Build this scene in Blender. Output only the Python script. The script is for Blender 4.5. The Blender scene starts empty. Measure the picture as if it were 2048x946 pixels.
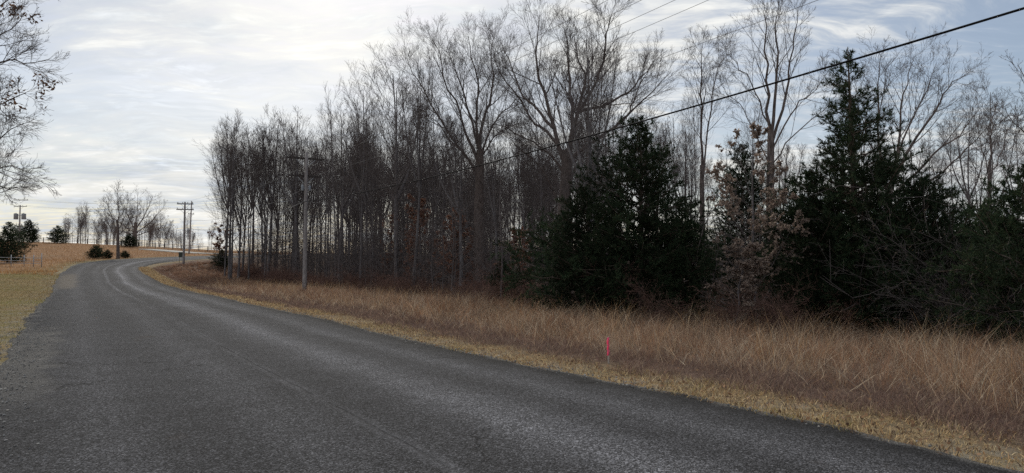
import bpy, math
import numpy as np
from mathutils import Vector

# ------------------------------------------------------------------ camera, sky, sun, exposure
F_PX, CXP, CYP, CAM_H = 1462.0, 1024.0, 473.0, 1.6
PITCH = math.atan(57.0 / F_PX)
SUN_AZ, SUN_EL = math.radians(-14), math.radians(36)
SC = bpy.context.scene
COL = SC.collection

cam_d = bpy.data.cameras.new('camera')
cam_d.sensor_width = 36.0
cam_d.lens = 36.0 * F_PX / 2048.0
cam_d.clip_start = 0.1
cam_d.clip_end = 5000
cam = bpy.data.objects.new('camera', cam_d)
COL.objects.link(cam)
cam.location = (0, 0, CAM_H)
cam.rotation_euler = (math.pi / 2 + PITCH, 0, 0)
SC.camera = cam

SC.view_settings.view_transform = 'Standard'
SC.view_settings.look = 'None'
SC.view_settings.exposure = 0.0
SC.view_settings.gamma = 1.0
SC.view_settings.use_curve_mapping = False
SC.cycles.max_bounces = 6
SC.cycles.diffuse_bounces = 3
SC.cycles.transmission_bounces = 3
SC.cycles.use_adaptive_sampling = False
SC.cycles.use_denoising = False
SC.cycles.sample_clamp_indirect = 2.0
SC.cycles.sample_clamp_direct = 6.0


class NT:
    """small helper round a node tree"""
    def __init__(self, tree):
        self.t = tree

    def new(self, typ, **kw):
        n = self.t.nodes.new(typ)
        for k, v in kw.items():
            setattr(n, k, v)
        return n

    def put(self, sock, v):
        if v is None:
            return
        if isinstance(v, bpy.types.NodeSocket):
            self.t.links.new(v, sock)
        elif isinstance(v, (tuple, list)) and sock.type == 'RGBA' and len(v) == 3:
            sock.default_value = (*v, 1)
        else:
            sock.default_value = v

    def m(self, op, a, b=None, c=None, clamp=False):
        n = self.new('ShaderNodeMath', operation=op, use_clamp=clamp)
        self.put(n.inputs[0], a); self.put(n.inputs[1], b); self.put(n.inputs[2], c)
        return n.outputs[0]

    def v(self, op, a, b=None):
        n = self.new('ShaderNodeVectorMath', operation=op)
        self.put(n.inputs[0], a); self.put(n.inputs[1], b)
        return n.outputs['Value'] if op in ('DOT_PRODUCT', 'LENGTH') else n.outputs[0]

    def noise(self, vec, scale, detail=4.0, rough=0.55, dist=0.0, col=False):
        n = self.new('ShaderNodeTexNoise')
        self.put(n.inputs['Vector'], vec)
        n.inputs['Scale'].default_value = scale
        n.inputs['Detail'].default_value = detail
        n.inputs['Roughness'].default_value = rough
        n.inputs['Distortion'].default_value = dist
        return n.outputs['Color' if col else 'Fac']

    def voro(self, vec, scale, feature='F1', out='Distance'):
        n = self.new('ShaderNodeTexVoronoi', feature=feature)
        self.put(n.inputs['Vector'], vec)
        n.inputs['Scale'].default_value = scale
        return n.outputs[out]

    def ss(self, x, lo, hi):                      # smoothstep
        n = self.new('ShaderNodeMapRange', interpolation_type='SMOOTHSTEP')
        self.put(n.inputs['Value'], x)
        n.inputs['From Min'].default_value = lo
        n.inputs['From Max'].default_value = hi
        return n.outputs[0]

    def mix(self, f, a, b, blend='MIX'):
        n = self.new('ShaderNodeMix', data_type='RGBA', blend_type=blend)
        self.put(n.inputs[0], f); self.put(n.inputs[6], a); self.put(n.inputs[7], b)
        return n.outputs[2]

    def scale(self, vec, s):
        n = self.new('ShaderNodeMapping')
        self.put(n.inputs['Vector'], vec)
        n.inputs['Scale'].default_value = s
        return n.outputs[0]

    def sep(self, vec):
        n = self.new('ShaderNodeSeparateXYZ'); self.put(n.inputs[0], vec)
        return n.outputs

    def comb(self, x, y, z=0.0):
        n = self.new('ShaderNodeCombineXYZ')
        self.put(n.inputs[0], x); self.put(n.inputs[1], y); self.put(n.inputs[2], z)
        return n.outputs[0]

    def attr(self, name, out='Fac'):
        return self.new('ShaderNodeAttribute', attribute_name=name).outputs[out]


# ---- world: Nishita sky seen through a thin streaky cloud layer
w = bpy.data.worlds.new('World')
SC.world = w
w.use_nodes = True
w.node_tree.nodes.clear()
k = NT(w.node_tree)
out = k.new('ShaderNodeOutputWorld')
bg = k.new('ShaderNodeBackground')
bg.inputs['Strength'].default_value = 0.1
sky = k.new('ShaderNodeTexSky', sky_type='NISHITA', sun_disc=False)
sky.sun_elevation = SUN_EL
sky.sun_rotation = SUN_AZ
sky.air_density = 1.0
sky.dust_density = 1.2
dirv = k.v('NORMALIZE', k.new('ShaderNodeTexCoord').outputs['Generated'])
dx, dy, dz = k.sep(dirv)
zz = k.m('ADD', k.m('MAXIMUM', dz, 0.0), 0.10)
px_, py_ = k.m('DIVIDE', dx, zz), k.m('DIVIDE', dy, zz)
pl = k.comb(px_, py_)
warp = k.v('SCALE', k.v('SUBTRACT', k.noise(pl, 0.7, 3, col=True), (0.5, 0.5, 0.5)))
warp.node.inputs['Scale'].default_value = 0.9
plw = k.v('ADD', pl, warp)
rot = k.new('ShaderNodeMapping'); k.put(rot.inputs['Vector'], plw)
rot.inputs['Rotation'].default_value = (0, 0, math.radians(14))
rot.inputs['Scale'].default_value = (0.62, 1.05, 1)
streak = k.noise(rot.outputs[0], 1.5, 7, 0.58)
rot2 = k.new('ShaderNodeMapping'); k.put(rot2.inputs['Vector'], plw)
rot2.inputs['Rotation'].default_value = (0, 0, math.radians(-12))
rot2.inputs['Scale'].default_value = (1.0, 2.6, 1)
ripple = k.noise(rot2.outputs[0], 5.5, 5, 0.6)
patch = k.noise(pl, 0.55, 2, 0.5)
# cover: 1 = solid veil, 0 = open blue
cov = k.m('ADD', k.m('MULTIPLY', streak, 0.55), k.m('MULTIPLY', ripple, 0.85))
cov = k.m('ADD', cov, k.m('MULTIPLY', k.m('SUBTRACT', patch, 0.5), 0.9))
cov = k.m('SUBTRACT', cov, k.m('MULTIPLY', k.m('MULTIPLY', k.ss(dx, 0.12, 0.55), k.ss(dz, 0.13, 0.30)), 0.20))
cover = k.m('ADD', 0.18, k.m('MULTIPLY', k.ss(cov, 0.44, 0.86), 0.82))
sdir = (math.sin(SUN_AZ) * math.cos(SUN_EL), math.cos(SUN_AZ) * math.cos(SUN_EL), math.sin(SUN_EL))
glow = k.m('POWER', k.m('MAXIMUM', k.v('DOT_PRODUCT', dirv, sdir), 0.0), 5.0)
lum = k.m('ADD', 0.70, k.m('MULTIPLY', k.ss(streak, 0.34, 0.68), 0.36))
puff = k.m('MULTIPLY', k.ss(k.noise(pl, 0.9, 3, 0.5), 0.54, 0.66), k.ss(k.noise(k.scale(plw, (1.0, 1.7, 1)), 8.0, 5, 0.65), 0.45, 0.68))
lum = k.m('ADD', lum, k.m('MULTIPLY', puff, 0.26))
lum = k.m('ADD', lum, k.m('MULTIPLY', k.m('SUBTRACT', ripple, 0.5), 0.62))
lum = k.m('MULTIPLY', lum, k.m('ADD', 0.79, k.m('MULTIPLY', glow, 0.20)))
tint = k.mix(k.ss(streak, 0.35, 0.65), (0.87, 0.95, 1.05), (1.02, 1.01, 0.96))
cloud = k.v('SCALE', tint)
k.put(cloud.node.inputs['Scale'], k.m('MULTIPLY', lum, 10.0))
blue = k.v('SCALE', sky.outputs[0]); blue.node.inputs['Scale'].default_value = 0.85
k.put(bg.inputs['Color'], k.mix(cover, blue, cloud))
w.node_tree.links.new(bg.outputs[0], out.inputs['Surface'])

sun_d = bpy.data.lights.new('sun', 'SUN')
sun_d.energy = 2.8
sun_d.angle = math.radians(4)
sun_d.color = (1.0, 0.93, 0.82)
sun = bpy.data.objects.new('sun', sun_d)
COL.objects.link(sun)
sun.location = (0, 0, 60)
sun.rotation_euler = Vector(sdir).to_track_quat('Z', 'Y').to_euler()


# ------------------------------------------------------------------ helpers
def unproj(px, py, Y):
    """photo pixel at forward distance Y -> point of the place"""
    a, b = (px - CXP) / F_PX, -(py - CYP) / F_PX
    fy = math.cos(PITCH) - b * math.sin(PITCH)
    fz = math.sin(PITCH) + b * math.cos(PITCH)
    return np.array([a / fy * Y, Y, CAM_H + fz / fy * Y])


def make_mesh(name, V, quads=None, tris=None, smooth=True, attrs=None, uv=None):
    me = bpy.data.meshes.new(name)
    V = np.asarray(V, dtype=np.float32).reshape(-1, 3)
    q = np.zeros((0, 4), np.int32) if quads is None else np.asarray(quads, np.int32).reshape(-1, 4)
    t = np.zeros((0, 3), np.int32) if tris is None else np.asarray(tris, np.int32).reshape(-1, 3)
    loops = np.concatenate([q.ravel(), t.ravel()])
    tot = np.concatenate([np.full(len(q), 4), np.full(len(t), 3)]).astype(np.int32)
    start = np.concatenate([[0], np.cumsum(tot)[:-1]]).astype(np.int32) if len(tot) else tot
    me.vertices.add(len(V)); me.vertices.foreach_set('co', V.ravel())
    me.loops.add(len(loops)); me.loops.foreach_set('vertex_index', loops.astype(np.int32))
    me.polygons.add(len(tot)); me.polygons.foreach_set('loop_start', start)
    me.polygons.foreach_set('use_smooth', np.full(len(tot), smooth))
    if uv is not None:
        l = me.uv_layers.new(name='uv')
        l.data.foreach_set('uv', np.asarray(uv, np.float32)[loops].ravel())
    for nm, (typ, arr) in (attrs or {}).items():
        a = me.attributes.new(nm, typ, 'POINT')
        a.data.foreach_set('color' if typ == 'FLOAT_COLOR' else 'value', np.asarray(arr, np.float32).ravel())
    me.update(calc_edges=True)
    me.validate()
    return me


def obj(name, me, mat=None, parent=None, loc=None, kind=None):
    o = bpy.data.objects.new(name, me)
    COL.objects.link(o)
    if mat is not None and not me.materials:
        me.materials.append(mat)
    if parent is not None:
        o.parent = parent
    if loc is not None:
        o.location = loc
    if kind:
        o['kind'] = kind
    return o


def thing(name, loc, label, cat, group=None, rz=0.0, sc=1.0):
    o = bpy.data.objects.new(name, None)
    COL.objects.link(o)
    o.empty_display_size = 0.2
    o.location = loc
    o.rotation_euler = (0, 0, rz)
    o.scale = (sc, sc, sc) if np.isscalar(sc) else sc
    tag(o, label, cat, group)
    return o


def tag(o, label, cat, group=None):
    o['label'] = label; o['category'] = cat
    if group:
        o['group'] = group
    return o


def nrm(a):
    return a / np.maximum(np.linalg.norm(a, axis=-1, keepdims=True), 1e-9)


def tubes(P, R, S):
    """P (n,K,3) paths, R (n,K) radii -> verts, quads of open tubes with S sides"""
    n, K = P.shape[:2]
    T = nrm(np.gradient(P, axis=1))
    mean = nrm(P[:, -1] - P[:, 0])
    ref = np.where(np.abs(mean[:, 2:3]) > 0.8, np.array([[1., 0, 0]]), np.array([[0, 0, 1.]]))
    A = nrm(np.cross(T, ref[:, None, :]))
    B = np.cross(T, A)
    if S == 1:                                   # finest twigs, thinner than a pixel: narrow blades
        th = np.random.default_rng(n).uniform(0, np.pi, (n, 1, 1))
        sd = (A * np.cos(th) + B * np.sin(th)) * (R * 1.15)[..., None]
        V = np.stack([P - sd, P + sd], 2)
        idx = np.arange(n * K * 2).reshape(n, K, 2)
        q = np.stack([idx[:, :-1, 0], idx[:, :-1, 1], idx[:, 1:, 1], idx[:, 1:, 0]], -1)
        return V.reshape(-1, 3), q.reshape(-1, 4)
    ph = np.arange(S) * 2 * np.pi / S
    V = P[:, :, None] + R[:, :, None, None] * (A[:, :, None] * np.cos(ph)[:, None] + B[:, :, None] * np.sin(ph)[:, None])
    idx = np.arange(n * K * S).reshape(n, K, S)
    a, b = idx[:, :-1], idx[:, 1:]
    q = np.stack([a, np.roll(a, -1, 2), np.roll(b, -1, 2), b], -1)
    return V.reshape(-1, 3), q.reshape(-1, 4)


class Geo:
    def __init__(self):
        self.V, self.Q, self.T, self.n = [], [], [], 0

    def add(self, V, Q=None, T=None):
        V = np.asarray(V, float).reshape(-1, 3)
        if Q is not None and len(Q): self.Q.append(np.asarray(Q) + self.n)
        if T is not None and len(T): self.T.append(np.asarray(T) + self.n)
        self.V.append(V); self.n += len(V)
        return self

    def tube(self, pts, r, S=8, cap=True):
        P = np.asarray(pts, float)[None]
        R = np.broadcast_to(np.asarray(r, float), (P.shape[1],))[None]
        V, Q = tubes(P, R, S)
        self.add(V, Q)
        if cap:
            n0 = self.n - len(V)
            for ring, c in ((0, P[0, 0]), (P.shape[1] - 1, P[0, -1])):
                self.V.append(np.asarray([c])); ci = self.n; self.n += 1
                i = n0 + ring * S + np.arange(S)
                j = np.roll(i, -1)
                self.T.append(np.stack([i, j, np.full(S, ci)] if ring else [j, i, np.full(S, ci)], -1))
        return self

    def box(self, c, s, ax=(1, 0, 0)):
        """box of size s at c whose local x runs along ax"""
        x = nrm(np.asarray(ax, float)); u = np.array([0, 0, 1.])
        if abs(x[2]) > 0.9: u = np.array([0, 1., 0])
        y = nrm(np.cross(u, x)); z = np.cross(x, y)
        M = np.array([[i, j, l] for i in (-.5, .5) for j in (-.5, .5) for l in (-.5, .5)]) * np.asarray(s)
        V = np.asarray(c) + M @ np.stack([x, y, z])
        self.add(V, [[0, 1, 3, 2], [4, 6, 7, 5], [0, 4, 5, 1], [2, 3, 7, 6], [0, 2, 6, 4], [1, 5, 7, 3]])
        return self

    def mesh(self, name, smooth=True):
        return make_mesh(name, np.concatenate(self.V), np.concatenate(self.Q) if self.Q else None,
                         np.concatenate(self.T) if self.T else None, smooth)


def interp_path(pts, K):
    """Catmull-Rom resample of a polyline to K points"""
    p = np.asarray(pts, float)
    if len(p) == 2:
        return p[0] + (p[1] - p[0]) * np.linspace(0, 1, K)[:, None]
    q = np.concatenate([[2 * p[0] - p[1]], p, [2 * p[-1] - p[-2]]])
    t = np.linspace(0, len(p) - 1 - 1e-6, K)
    i = t.astype(int); f = (t - i)[:, None]
    a, b, c, d = q[i], q[i + 1], q[i + 2], q[i + 3]
    return 0.5 * (2 * b + (c - a) * f + (2 * a - 5 * b + 4 * c - d) * f ** 2 + (3 * b - a - 3 * c + d) * f ** 3)


# ------------------------------------------------------------------ the lie of the land
D = np.array([-0.515, 0.857]); D /= np.linalg.norm(D)       # road direction
N = np.array([D[1], -D[0]])                                 # to the right of it


def so(s, o):
    return D * s + N * o


ctrl = []
for s in (-40, -15, 5, 22, 40, 57):
    ctrl += [(*so(s, -1), 0.0), (*so(s, 6.4), 0.0)]
for s in (-40, -10, 15, 40, 60):
    ctrl += [(*so(s, 11), -0.22), (*so(s, 19), -0.43)]
    ctrl += [(*so(s, 42), 0.5), (*so(s, 85), 4.2)]
RE = [(-39.8, 78, 1.01), (-44.1, 88, 1.42), (-45.6, 96, 1.93), (-43.1, 106, 2.54), (-36.5, 117, 3.0), (-27, 129, 3.4)]
LE = [(-45.6, 74.8, 1.03), (-50.6, 86, 1.80), (-53.0, 97, 2.28), (-51.4, 110, 2.8), (-44, 121.5, 3.2), (-33, 135, 3.6)]
ctrl += RE + LE
for px, py, Y in ((516, 552, 87), (440, 528, 90), (368, 530, 90), (0, 600, 34), (0, 545, 70), (40, 533, 79), (100, 545, 66),
                  (100, 519, 100), (180, 512, 110), (-300, 600, 34), (-300, 530, 80), (-300, 484, 165), (60, 484, 165),
                  (170, 488, 165), (250, 494, 160), (340, 500, 155), (429, 505, 150), (600, 512, 150)):
    ctrl.append(tuple(unproj(px, py, Y)))
ctrl += [(-110, 200, 6.9), (-70, 200, 5.2), (-20, 200, 4.2), (-220, 220, 8.5), (60, 130, 6.0), (120, 100, 6.0), (60, -60, 0), (-60, -60, 0.3),
         (0, 330, 6), (-160, 330, 8), (200, 300, 7), (-300, 0, 2), (300, 0, 2), (0, -300, 0), (-700, 700, 10), (700, 700, 10), (0, 1500, 14), (-1500, 300, 12), (1500, 300, 12), (0, -1500, 0)]
ctrl = np.array(ctrl)


def _phi(r2):
    return np.where(r2 > 0, r2 * np.log(np.maximum(r2, 1e-12)), 0.0)


_n = len(ctrl)
_C = ctrl[:, :2] / 100.0
_A = np.zeros((_n + 3, _n + 3))
_A[:_n, :_n] = _phi(((_C[:, None] - _C[None]) ** 2).sum(-1)) + np.eye(_n) * 2e-4
_A[:_n, _n] = 1; _A[:_n, _n + 1:] = _C
_A[_n, :_n] = 1; _A[_n + 1:, :_n] = _C.T
_W = np.linalg.solve(_A, np.concatenate([ctrl[:, 2], [0, 0, 0]]))


def gz(xy):
    xy = np.asarray(xy, float)
    f = xy.reshape(-1, 2) / 100.0
    res = np.empty(len(f))
    for i in range(0, len(f), 20000):
        c = f[i:i + 20000]
        res[i:i + 20000] = _phi(((c[:, None] - _C[None]) ** 2).sum(-1)) @ _W[:_n] + _W[_n] + c @ _W[_n + 1:]
    return res.reshape(xy.shape[:-1])


def g1(x, y):
    return float(gz(np.array([[x, y]]))[0])


# road edges, matched point for point
Rp = [tuple(so(s, 6.37)) for s in (-30, -10, 10, 30, 50, 66)] + [p[:2] for p in RE]
Lp = [tuple(so(s, -1.0)) for s in (-30, -10, 10, 30, 50, 66)] + [p[:2] for p in LE]
NR = 1000
RR, LL = interp_path(Rp, NR), interp_path(Lp, NR)


def dist_poly(P, line):
    """signed distance to a polyline (positive to its right) """
    P = np.asarray(P, float)
    best = np.full(len(P), 1e9); sg = np.ones(len(P))
    L = line[::9]
    for a, b in zip(L[:-1], L[1:]):
        d = b - a
        t = np.clip(((P - a) @ d) / (d @ d), 0, 1)
        v = P - (a + t[:, None] * d)
        r = np.hypot(v[:, 0], v[:, 1])
        m = r < best
        best[m] = r[m]
        sg[m] = np.sign(d[1] * v[m, 0] - d[0] * v[m, 1])
    return best * sg


def d_right(P): return dist_poly(P, RR)        # >0 outside on the wood's side
def d_left(P): return -dist_poly(P, LL)        # >0 outside on the field's side


# ------------------------------------------------------------------ materials
def new_mat(name):
    m = bpy.data.materials.new(name)
    m.use_nodes = True
    m.node_tree.nodes.clear()
    return m, NT(m.node_tree)


def finish(k, color, rough=0.9, bump=None, bstr=0.3, bdist=0.02, spec=0.3, translucent=0.0, metallic=0.0):
    p = k.new('ShaderNodeBsdfPrincipled')
    k.put(p.inputs['Base Color'], color)
    k.put(p.inputs['Roughness'], rough)
    p.inputs['Specular IOR Level'].default_value = spec
    p.inputs['Metallic'].default_value = metallic
    if bump is not None:
        b = k.new('ShaderNodeBump')
        b.inputs['Strength'].default_value = bstr
        b.inputs['Distance'].default_value = bdist
        k.put(b.inputs['Height'], bump)
        k.put(p.inputs['Normal'], b.outputs[0])
    o = k.new('ShaderNodeOutputMaterial')
    res = p.outputs[0]
    if translucent:
        t = k.new('ShaderNodeBsdfTranslucent'); k.put(t.inputs['Color'], color)
        mx = k.new('ShaderNodeMixShader'); mx.inputs[0].default_value = translucent
        k.put(mx.inputs[1], res); k.put(mx.inputs[2], t.outputs[0])
        res = mx.outputs[0]
    k.put(o.inputs['Surface'], res)


def bark_mat(name, c1, c2, c3):
    m, k = new_mat(name)
    co = k.new('ShaderNodeTexCoord').outputs['Object']
    rnd = k.new('ShaderNodeObjectInfo').outputs['Random']
    a = k.noise(k.scale(co, (6, 6, 1.2)), 3.0, 6, 0.65)
    b = k.noise(k.v('ADD', co, k.comb(rnd, rnd, 0)), 0.7, 3)
    c = k.mix(k.ss(a, 0.35, 0.68), c1, c2)
    c = k.mix(k.m('MULTIPLY', k.ss(b, 0.45, 0.7), 0.6), c, c3)
    c = k.mix(k.m('MULTIPLY', rnd, 0.45), c, k.mix(0.5, c, (0.05, 0.045, 0.045)))
    finish(k, c, 0.95, a, 0.6, 0.03, 0.15)
    return m


M_BARK = bark_mat('bark', (0.095, 0.084, 0.086), (0.25, 0.225, 0.228), (0.31, 0.295, 0.295))
M_BARK_BIG = bark_mat('bark_big', (0.08, 0.062, 0.055), (0.25, 0.20, 0.185), (0.19, 0.155, 0.145))
M_TWIG = bark_mat('twig', (0.105, 0.088, 0.086), (0.19, 0.16, 0.155), (0.215, 0.185, 0.175))
M_CANE = bark_mat('bramble_cane', (0.15, 0.085, 0.07), (0.27, 0.155, 0.12), (0.20, 0.12, 0.10))
M_CBARK = bark_mat('cedar_bark', (0.07, 0.05, 0.04), (0.17, 0.125, 0.10), (0.16, 0.14, 0.125))
M_POLE = bark_mat('pole_wood', (0.25, 0.225, 0.22), (0.46, 0.42, 0.415), (0.34, 0.30, 0.29))
M_ARM = bark_mat('crossarm_wood', (0.05, 0.043, 0.04), (0.12, 0.10, 0.095), (0.09, 0.08, 0.08))
M_RAIL = bark_mat('fence_board', (0.10, 0.09, 0.085), (0.22, 0.20, 0.19), (0.28, 0.26, 0.25))


def leaf_mat(name, trans, rough=0.7, spec=0.2):
    m, k = new_mat(name)
    finish(k, k.attr('Col', 'Color'), rough, spec=spec, translucent=trans)
    return m


M_GRASS = leaf_mat('dry_grass', 0.45)
M_LAWN = leaf_mat('short_grass', 0.30)
M_CEDAR = leaf_mat('cedar_foliage', 0.12, 0.8, 0.1)
M_LEAF = leaf_mat('dead_leaf', 0.45)


def flat_mat(name, c, rough=0.6, metallic=0.0, var=0.25, scale=8.0, spec=0.4):
    m, k = new_mat(name)
    n = k.noise(k.new('ShaderNodeTexCoord').outputs['Object'], scale, 5, 0.6)
    finish(k, k.mix(k.m('MULTIPLY', k.ss(n, 0.35, 0.7), var), c, tuple(x * 0.45 for x in c)), rough, n, 0.15, 0.005, spec, metallic=metallic)
    return m


M_STEEL = flat_mat('galvanised_steel', (0.42, 0.43, 0.45), 0.5, 0.5)
M_GREY = flat_mat('transformer_grey', (0.30, 0.32, 0.35), 0.5)
M_CABLE = flat_mat('black_cable', (0.012, 0.012, 0.014), 0.85, var=0.1, spec=0.1)
M_WIRE = flat_mat('bare_wire', (0.26, 0.26, 0.265), 0.8, 0.0, spec=0.15)
M_GLASS = flat_mat('insulator_ceramic', (0.20, 0.19, 0.18), 0.3)
M_PINK, k = new_mat('pink_ribbon')
finish(k, k.mix(k.noise(k.new('ShaderNodeTexCoord').outputs['Object'], 40.0, 3), (1.0, 0.20, 0.34), (1.0, 0.27, 0.42)), 0.4, translucent=0.5)
M_LATH = flat_mat('lath_wood', (0.50, 0.44, 0.38), 0.8, scale=30)
M_SIGN = flat_mat('weathered_green_metal', (0.045, 0.055, 0.045), 0.7)
M_POST = flat_mat('pale_post_wood', (0.36, 0.29, 0.19), 0.85)

# ground
M_GROUND, k = new_mat('ground')
pos = k.new('ShaderNodeNewGeometry').outputs['Position']
n1 = k.noise(pos, 0.35, 4); n2 = k.noise(pos, 3.0, 5, 0.65); n3 = k.noise(pos, 16.0, 5, 0.7); n4 = k.noise(pos, 0.09, 3)
lawn = k.mix(k.ss(n1, 0.38, 0.62), (0.19, 0.15, 0.062), (0.25, 0.18, 0.09))
lawn = k.mix(k.m('MULTIPLY', k.ss(n2, 0.42, 0.66), 0.8), lawn, (0.120, 0.112, 0.040))
lawn = k.mix(k.m('MULTIPLY', k.ss(k.noise(pos, 1.1, 5, 0.7), 0.50, 0.66), 0.75), lawn, (0.085, 0.060, 0.035))
field = k.mix(k.ss(n1, 0.35, 0.65), (0.235, 0.130, 0.066), (0.290, 0.170, 0.088))
field = k.mix(k.m('MULTIPLY', k.ss(n4, 0.45, 0.65), 0.55), field, (0.20, 0.135, 0.085))
rough_g = k.mix(k.ss(n2, 0.35, 0.7), (0.09, 0.06, 0.046), (0.17, 0.115, 0.085))
litter = k.mix(k.ss(n3, 0.35, 0.65), (0.070, 0.046, 0.034), (0.17, 0.115, 0.085))
strip = k.mix(k.ss(k.noise(pos, 9.0, 4, 0.7), 0.38, 0.62), (0.30, 0.215, 0.115), (0.11, 0.08, 0.048))
c = k.mix(k.attr('field'), lawn, field)
c = k.mix(k.attr('rough'), c, rough_g)
c = k.mix(k.attr('strip'), c, strip)
c = k.mix(k.attr('wood'), c, litter)
edge = k.m('MULTIPLY', k.attr('edge'), k.ss(n2, 0.35, 0.6))
c = k.mix(edge, c, (0.27, 0.25, 0.22))
c = k.mix(k.m('MULTIPLY', k.ss(n3, 0.5, 0.75), 0.45), c, k.mix(0.6, c, (0.03, 0.022, 0.016)))
finish(k, c, 0.97, k.m('ADD', n3, k.m('MULTIPLY', n2, 2.0)), 0.9, 0.06, 0.1)

# road: uv in metres, u from the left edge, v along
M_ROAD, k = new_mat('asphalt')
uvn = k.new('ShaderNodeUVMap', uv_map='uv').outputs[0]
u, v, _z = k.sep(uvn)
pos = k.new('ShaderNodeNewGeometry').outputs['Position']
big = k.noise(pos, 0.22, 4, 0.6); mid = k.noise(pos, 1.6, 5, 0.6); fine = k.noise(pos, 60.0, 3, 0.7)
along = k.noise(k.comb(k.m('MULTIPLY', u, 2.2), k.m('MULTIPLY', v, 0.06)), 1.0, 4, 0.6)
uw = k.m('ADD', u, k.m('MULTIPLY', k.m('SUBTRACT', k.noise(k.comb(k.m('MULTIPLY', v, 0.12), 0.0), 1.0, 3), 0.5), 0.55))
cell = k.voro(pos, 95.0, out='Color'); cd = k.voro(pos, 95.0)
cs = k.sep(cell)[0]
big_cell = k.sep(k.voro(pos, 62.0, out='Color'))[1]


def stripe(c0, wd):
    x = k.m('DIVIDE', k.m('SUBTRACT', uw, c0), wd)
    return k.m('EXPONENT', k.m('MULTIPLY', k.m('MULTIPLY', x, x), -1.0))


tr = k.m('ADD', k.m('MULTIPLY', stripe(4.75, 0.46), 1.0), k.m('MULTIPLY', stripe(6.15, 0.30), 0.55))
tr = k.m('ADD', tr, k.m('MULTIPLY', stripe(1.25, 0.35), 0.30))
tr = k.m('ADD', tr, k.m('MULTIPLY', stripe(2.75, 0.35), 0.28))
tr = k.m('ADD', tr, k.m('MULTIPLY', k.m('ADD', stripe(4.65, 0.11), stripe(3.45, 0.10)), k.m('MULTIPLY', k.ss(v, 58.0, 85.0), 0.8)))
tr = k.m('MULTIPLY', tr, k.m('ADD', 0.35, k.m('MULTIPLY', along, 1.1)))
val = k.m('ADD', 0.056, k.m('MULTIPLY', tr, 0.082))
val = k.m('MULTIPLY', val, k.m('ADD', 0.62, k.m('MULTIPLY', big, 0.76)))
val = k.m('MULTIPLY', val, k.m('ADD', 0.65, k.m('MULTIPLY', mid, 0.7)))
val = k.m('MULTIPLY', val, k.m('ADD', 0.55, k.m('MULTIPLY', k.noise(pos, 17.0, 4, 0.75), 0.9)))
val = k.m('SUBTRACT', val, k.m('MULTIPLY', k.ss(u, 6.7, 7.15), 0.030))
# aggregate: dark binder with paler stone chips
chip = k.ss(cs, 0.45, 0.98)
val = k.m('MULTIPLY', val, k.m('ADD', 0.34, k.m('ADD', k.m('MULTIPLY', chip, 1.35), k.m('MULTIPLY', k.ss(big_cell, 0.80, 0.95), 1.35))))
# worn centre joint and cracks
seam_x = k.m('ABSOLUTE', k.m('SUBTRACT', k.m('ADD', u, k.m('MULTIPLY', k.m('SUBTRACT', k.noise(k.comb(v, 0.0), 0.9, 4), 0.5), 0.14)), 3.45))
pale = k.m('MULTIPLY', k.m('SUBTRACT', 1.0, k.ss(seam_x, 0.03, 0.13)), k.ss(k.noise(k.comb(v, 3.0), 0.35, 3), 0.36, 0.60))
val = k.m('ADD', val, k.m('MULTIPLY', pale, 0.030))
dark = k.m('MULTIPLY', k.m('SUBTRACT', 1.0, k.ss(seam_x, 0.006, 0.022)), k.ss(k.noise(k.comb(v, 7.0), 0.5, 3), 0.42, 0.55))
crk = k.voro(k.v('ADD', k.scale(pos, (1, 1, 1)), k.v('SCALE', k.noise(pos, 2.5, 4, col=True))), 0.32, 'DISTANCE_TO_EDGE')
crk = k.m('MULTIPLY', k.m('SUBTRACT', 1.0, k.ss(crk, 0.002, 0.008)), k.ss(k.noise(pos, 0.28, 2), 0.52, 0.60))
crk = k.m('MAXIMUM', crk, k.m('MULTIPLY', dark, 0.6))
val = k.m('MULTIPLY', val, k.m('SUBTRACT', 1.0, k.m('MULTIPLY', crk, 0.65)))
asph = k.v('SCALE', k.mix(big, (0.98, 0.985, 1.06), (0.95, 0.975, 1.09))); k.put(asph.node.inputs['Scale'], val)
stain = k.m('MULTIPLY', k.ss(k.noise(pos, 0.55, 4, 0.6), 0.66, 0.76), 0.5)
asph = k.mix(stain, asph, (0.055, 0.040, 0.032))
# gravel spilling over the left edge and a washed-out patch before the bend
gn = k.noise(pos, 0.9, 5, 0.6)
un = k.m('ADD', u, k.m('MULTIPLY', k.m('SUBTRACT', gn, 0.5), 1.3))
vn = k.m('ADD', v, k.m('MULTIPLY', k.m('SUBTRACT', k.noise(pos, 0.45, 5, 0.65), 0.5), 6.0))
gw = k.m('MULTIPLY', k.ss(vn, 38.5, 42.0), k.m('SUBTRACT', 1.0, k.ss(vn, 49.0, 52.5)))
grv = k.m('MULTIPLY', k.m('SUBTRACT', 1.0, k.ss(un, 0.55, 0.95)), gw)
gw2 = k.m('MULTIPLY', k.ss(vn, 84.0, 90.0), k.m('SUBTRACT', 1.0, k.ss(vn, 101.0, 107.0)))
grv2 = k.m('MULTIPLY', k.m('SUBTRACT', 1.0, k.ss(k.m('ABSOLUTE', k.m('SUBTRACT', un, 0.7)), 0.25, 0.9)), gw2)
lip = k.m('SUBTRACT', 1.0, k.ss(k.m('MINIMUM', un, k.m('SUBTRACT', 7.37, k.m('ADD', u, k.m('MULTIPLY', k.m('SUBTRACT', mid, 0.5), 0.5)))), 0.02, 0.16))
gcol = k.mix(k.ss(cs, 0.2, 0.9), (0.06, 0.058, 0.057), (0.20, 0.195, 0.185))
c = k.mix(k.m('MULTIPLY', grv, k.m('ADD', 0.25, k.m('MULTIPLY', mid, 0.8))), asph, gcol)
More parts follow.
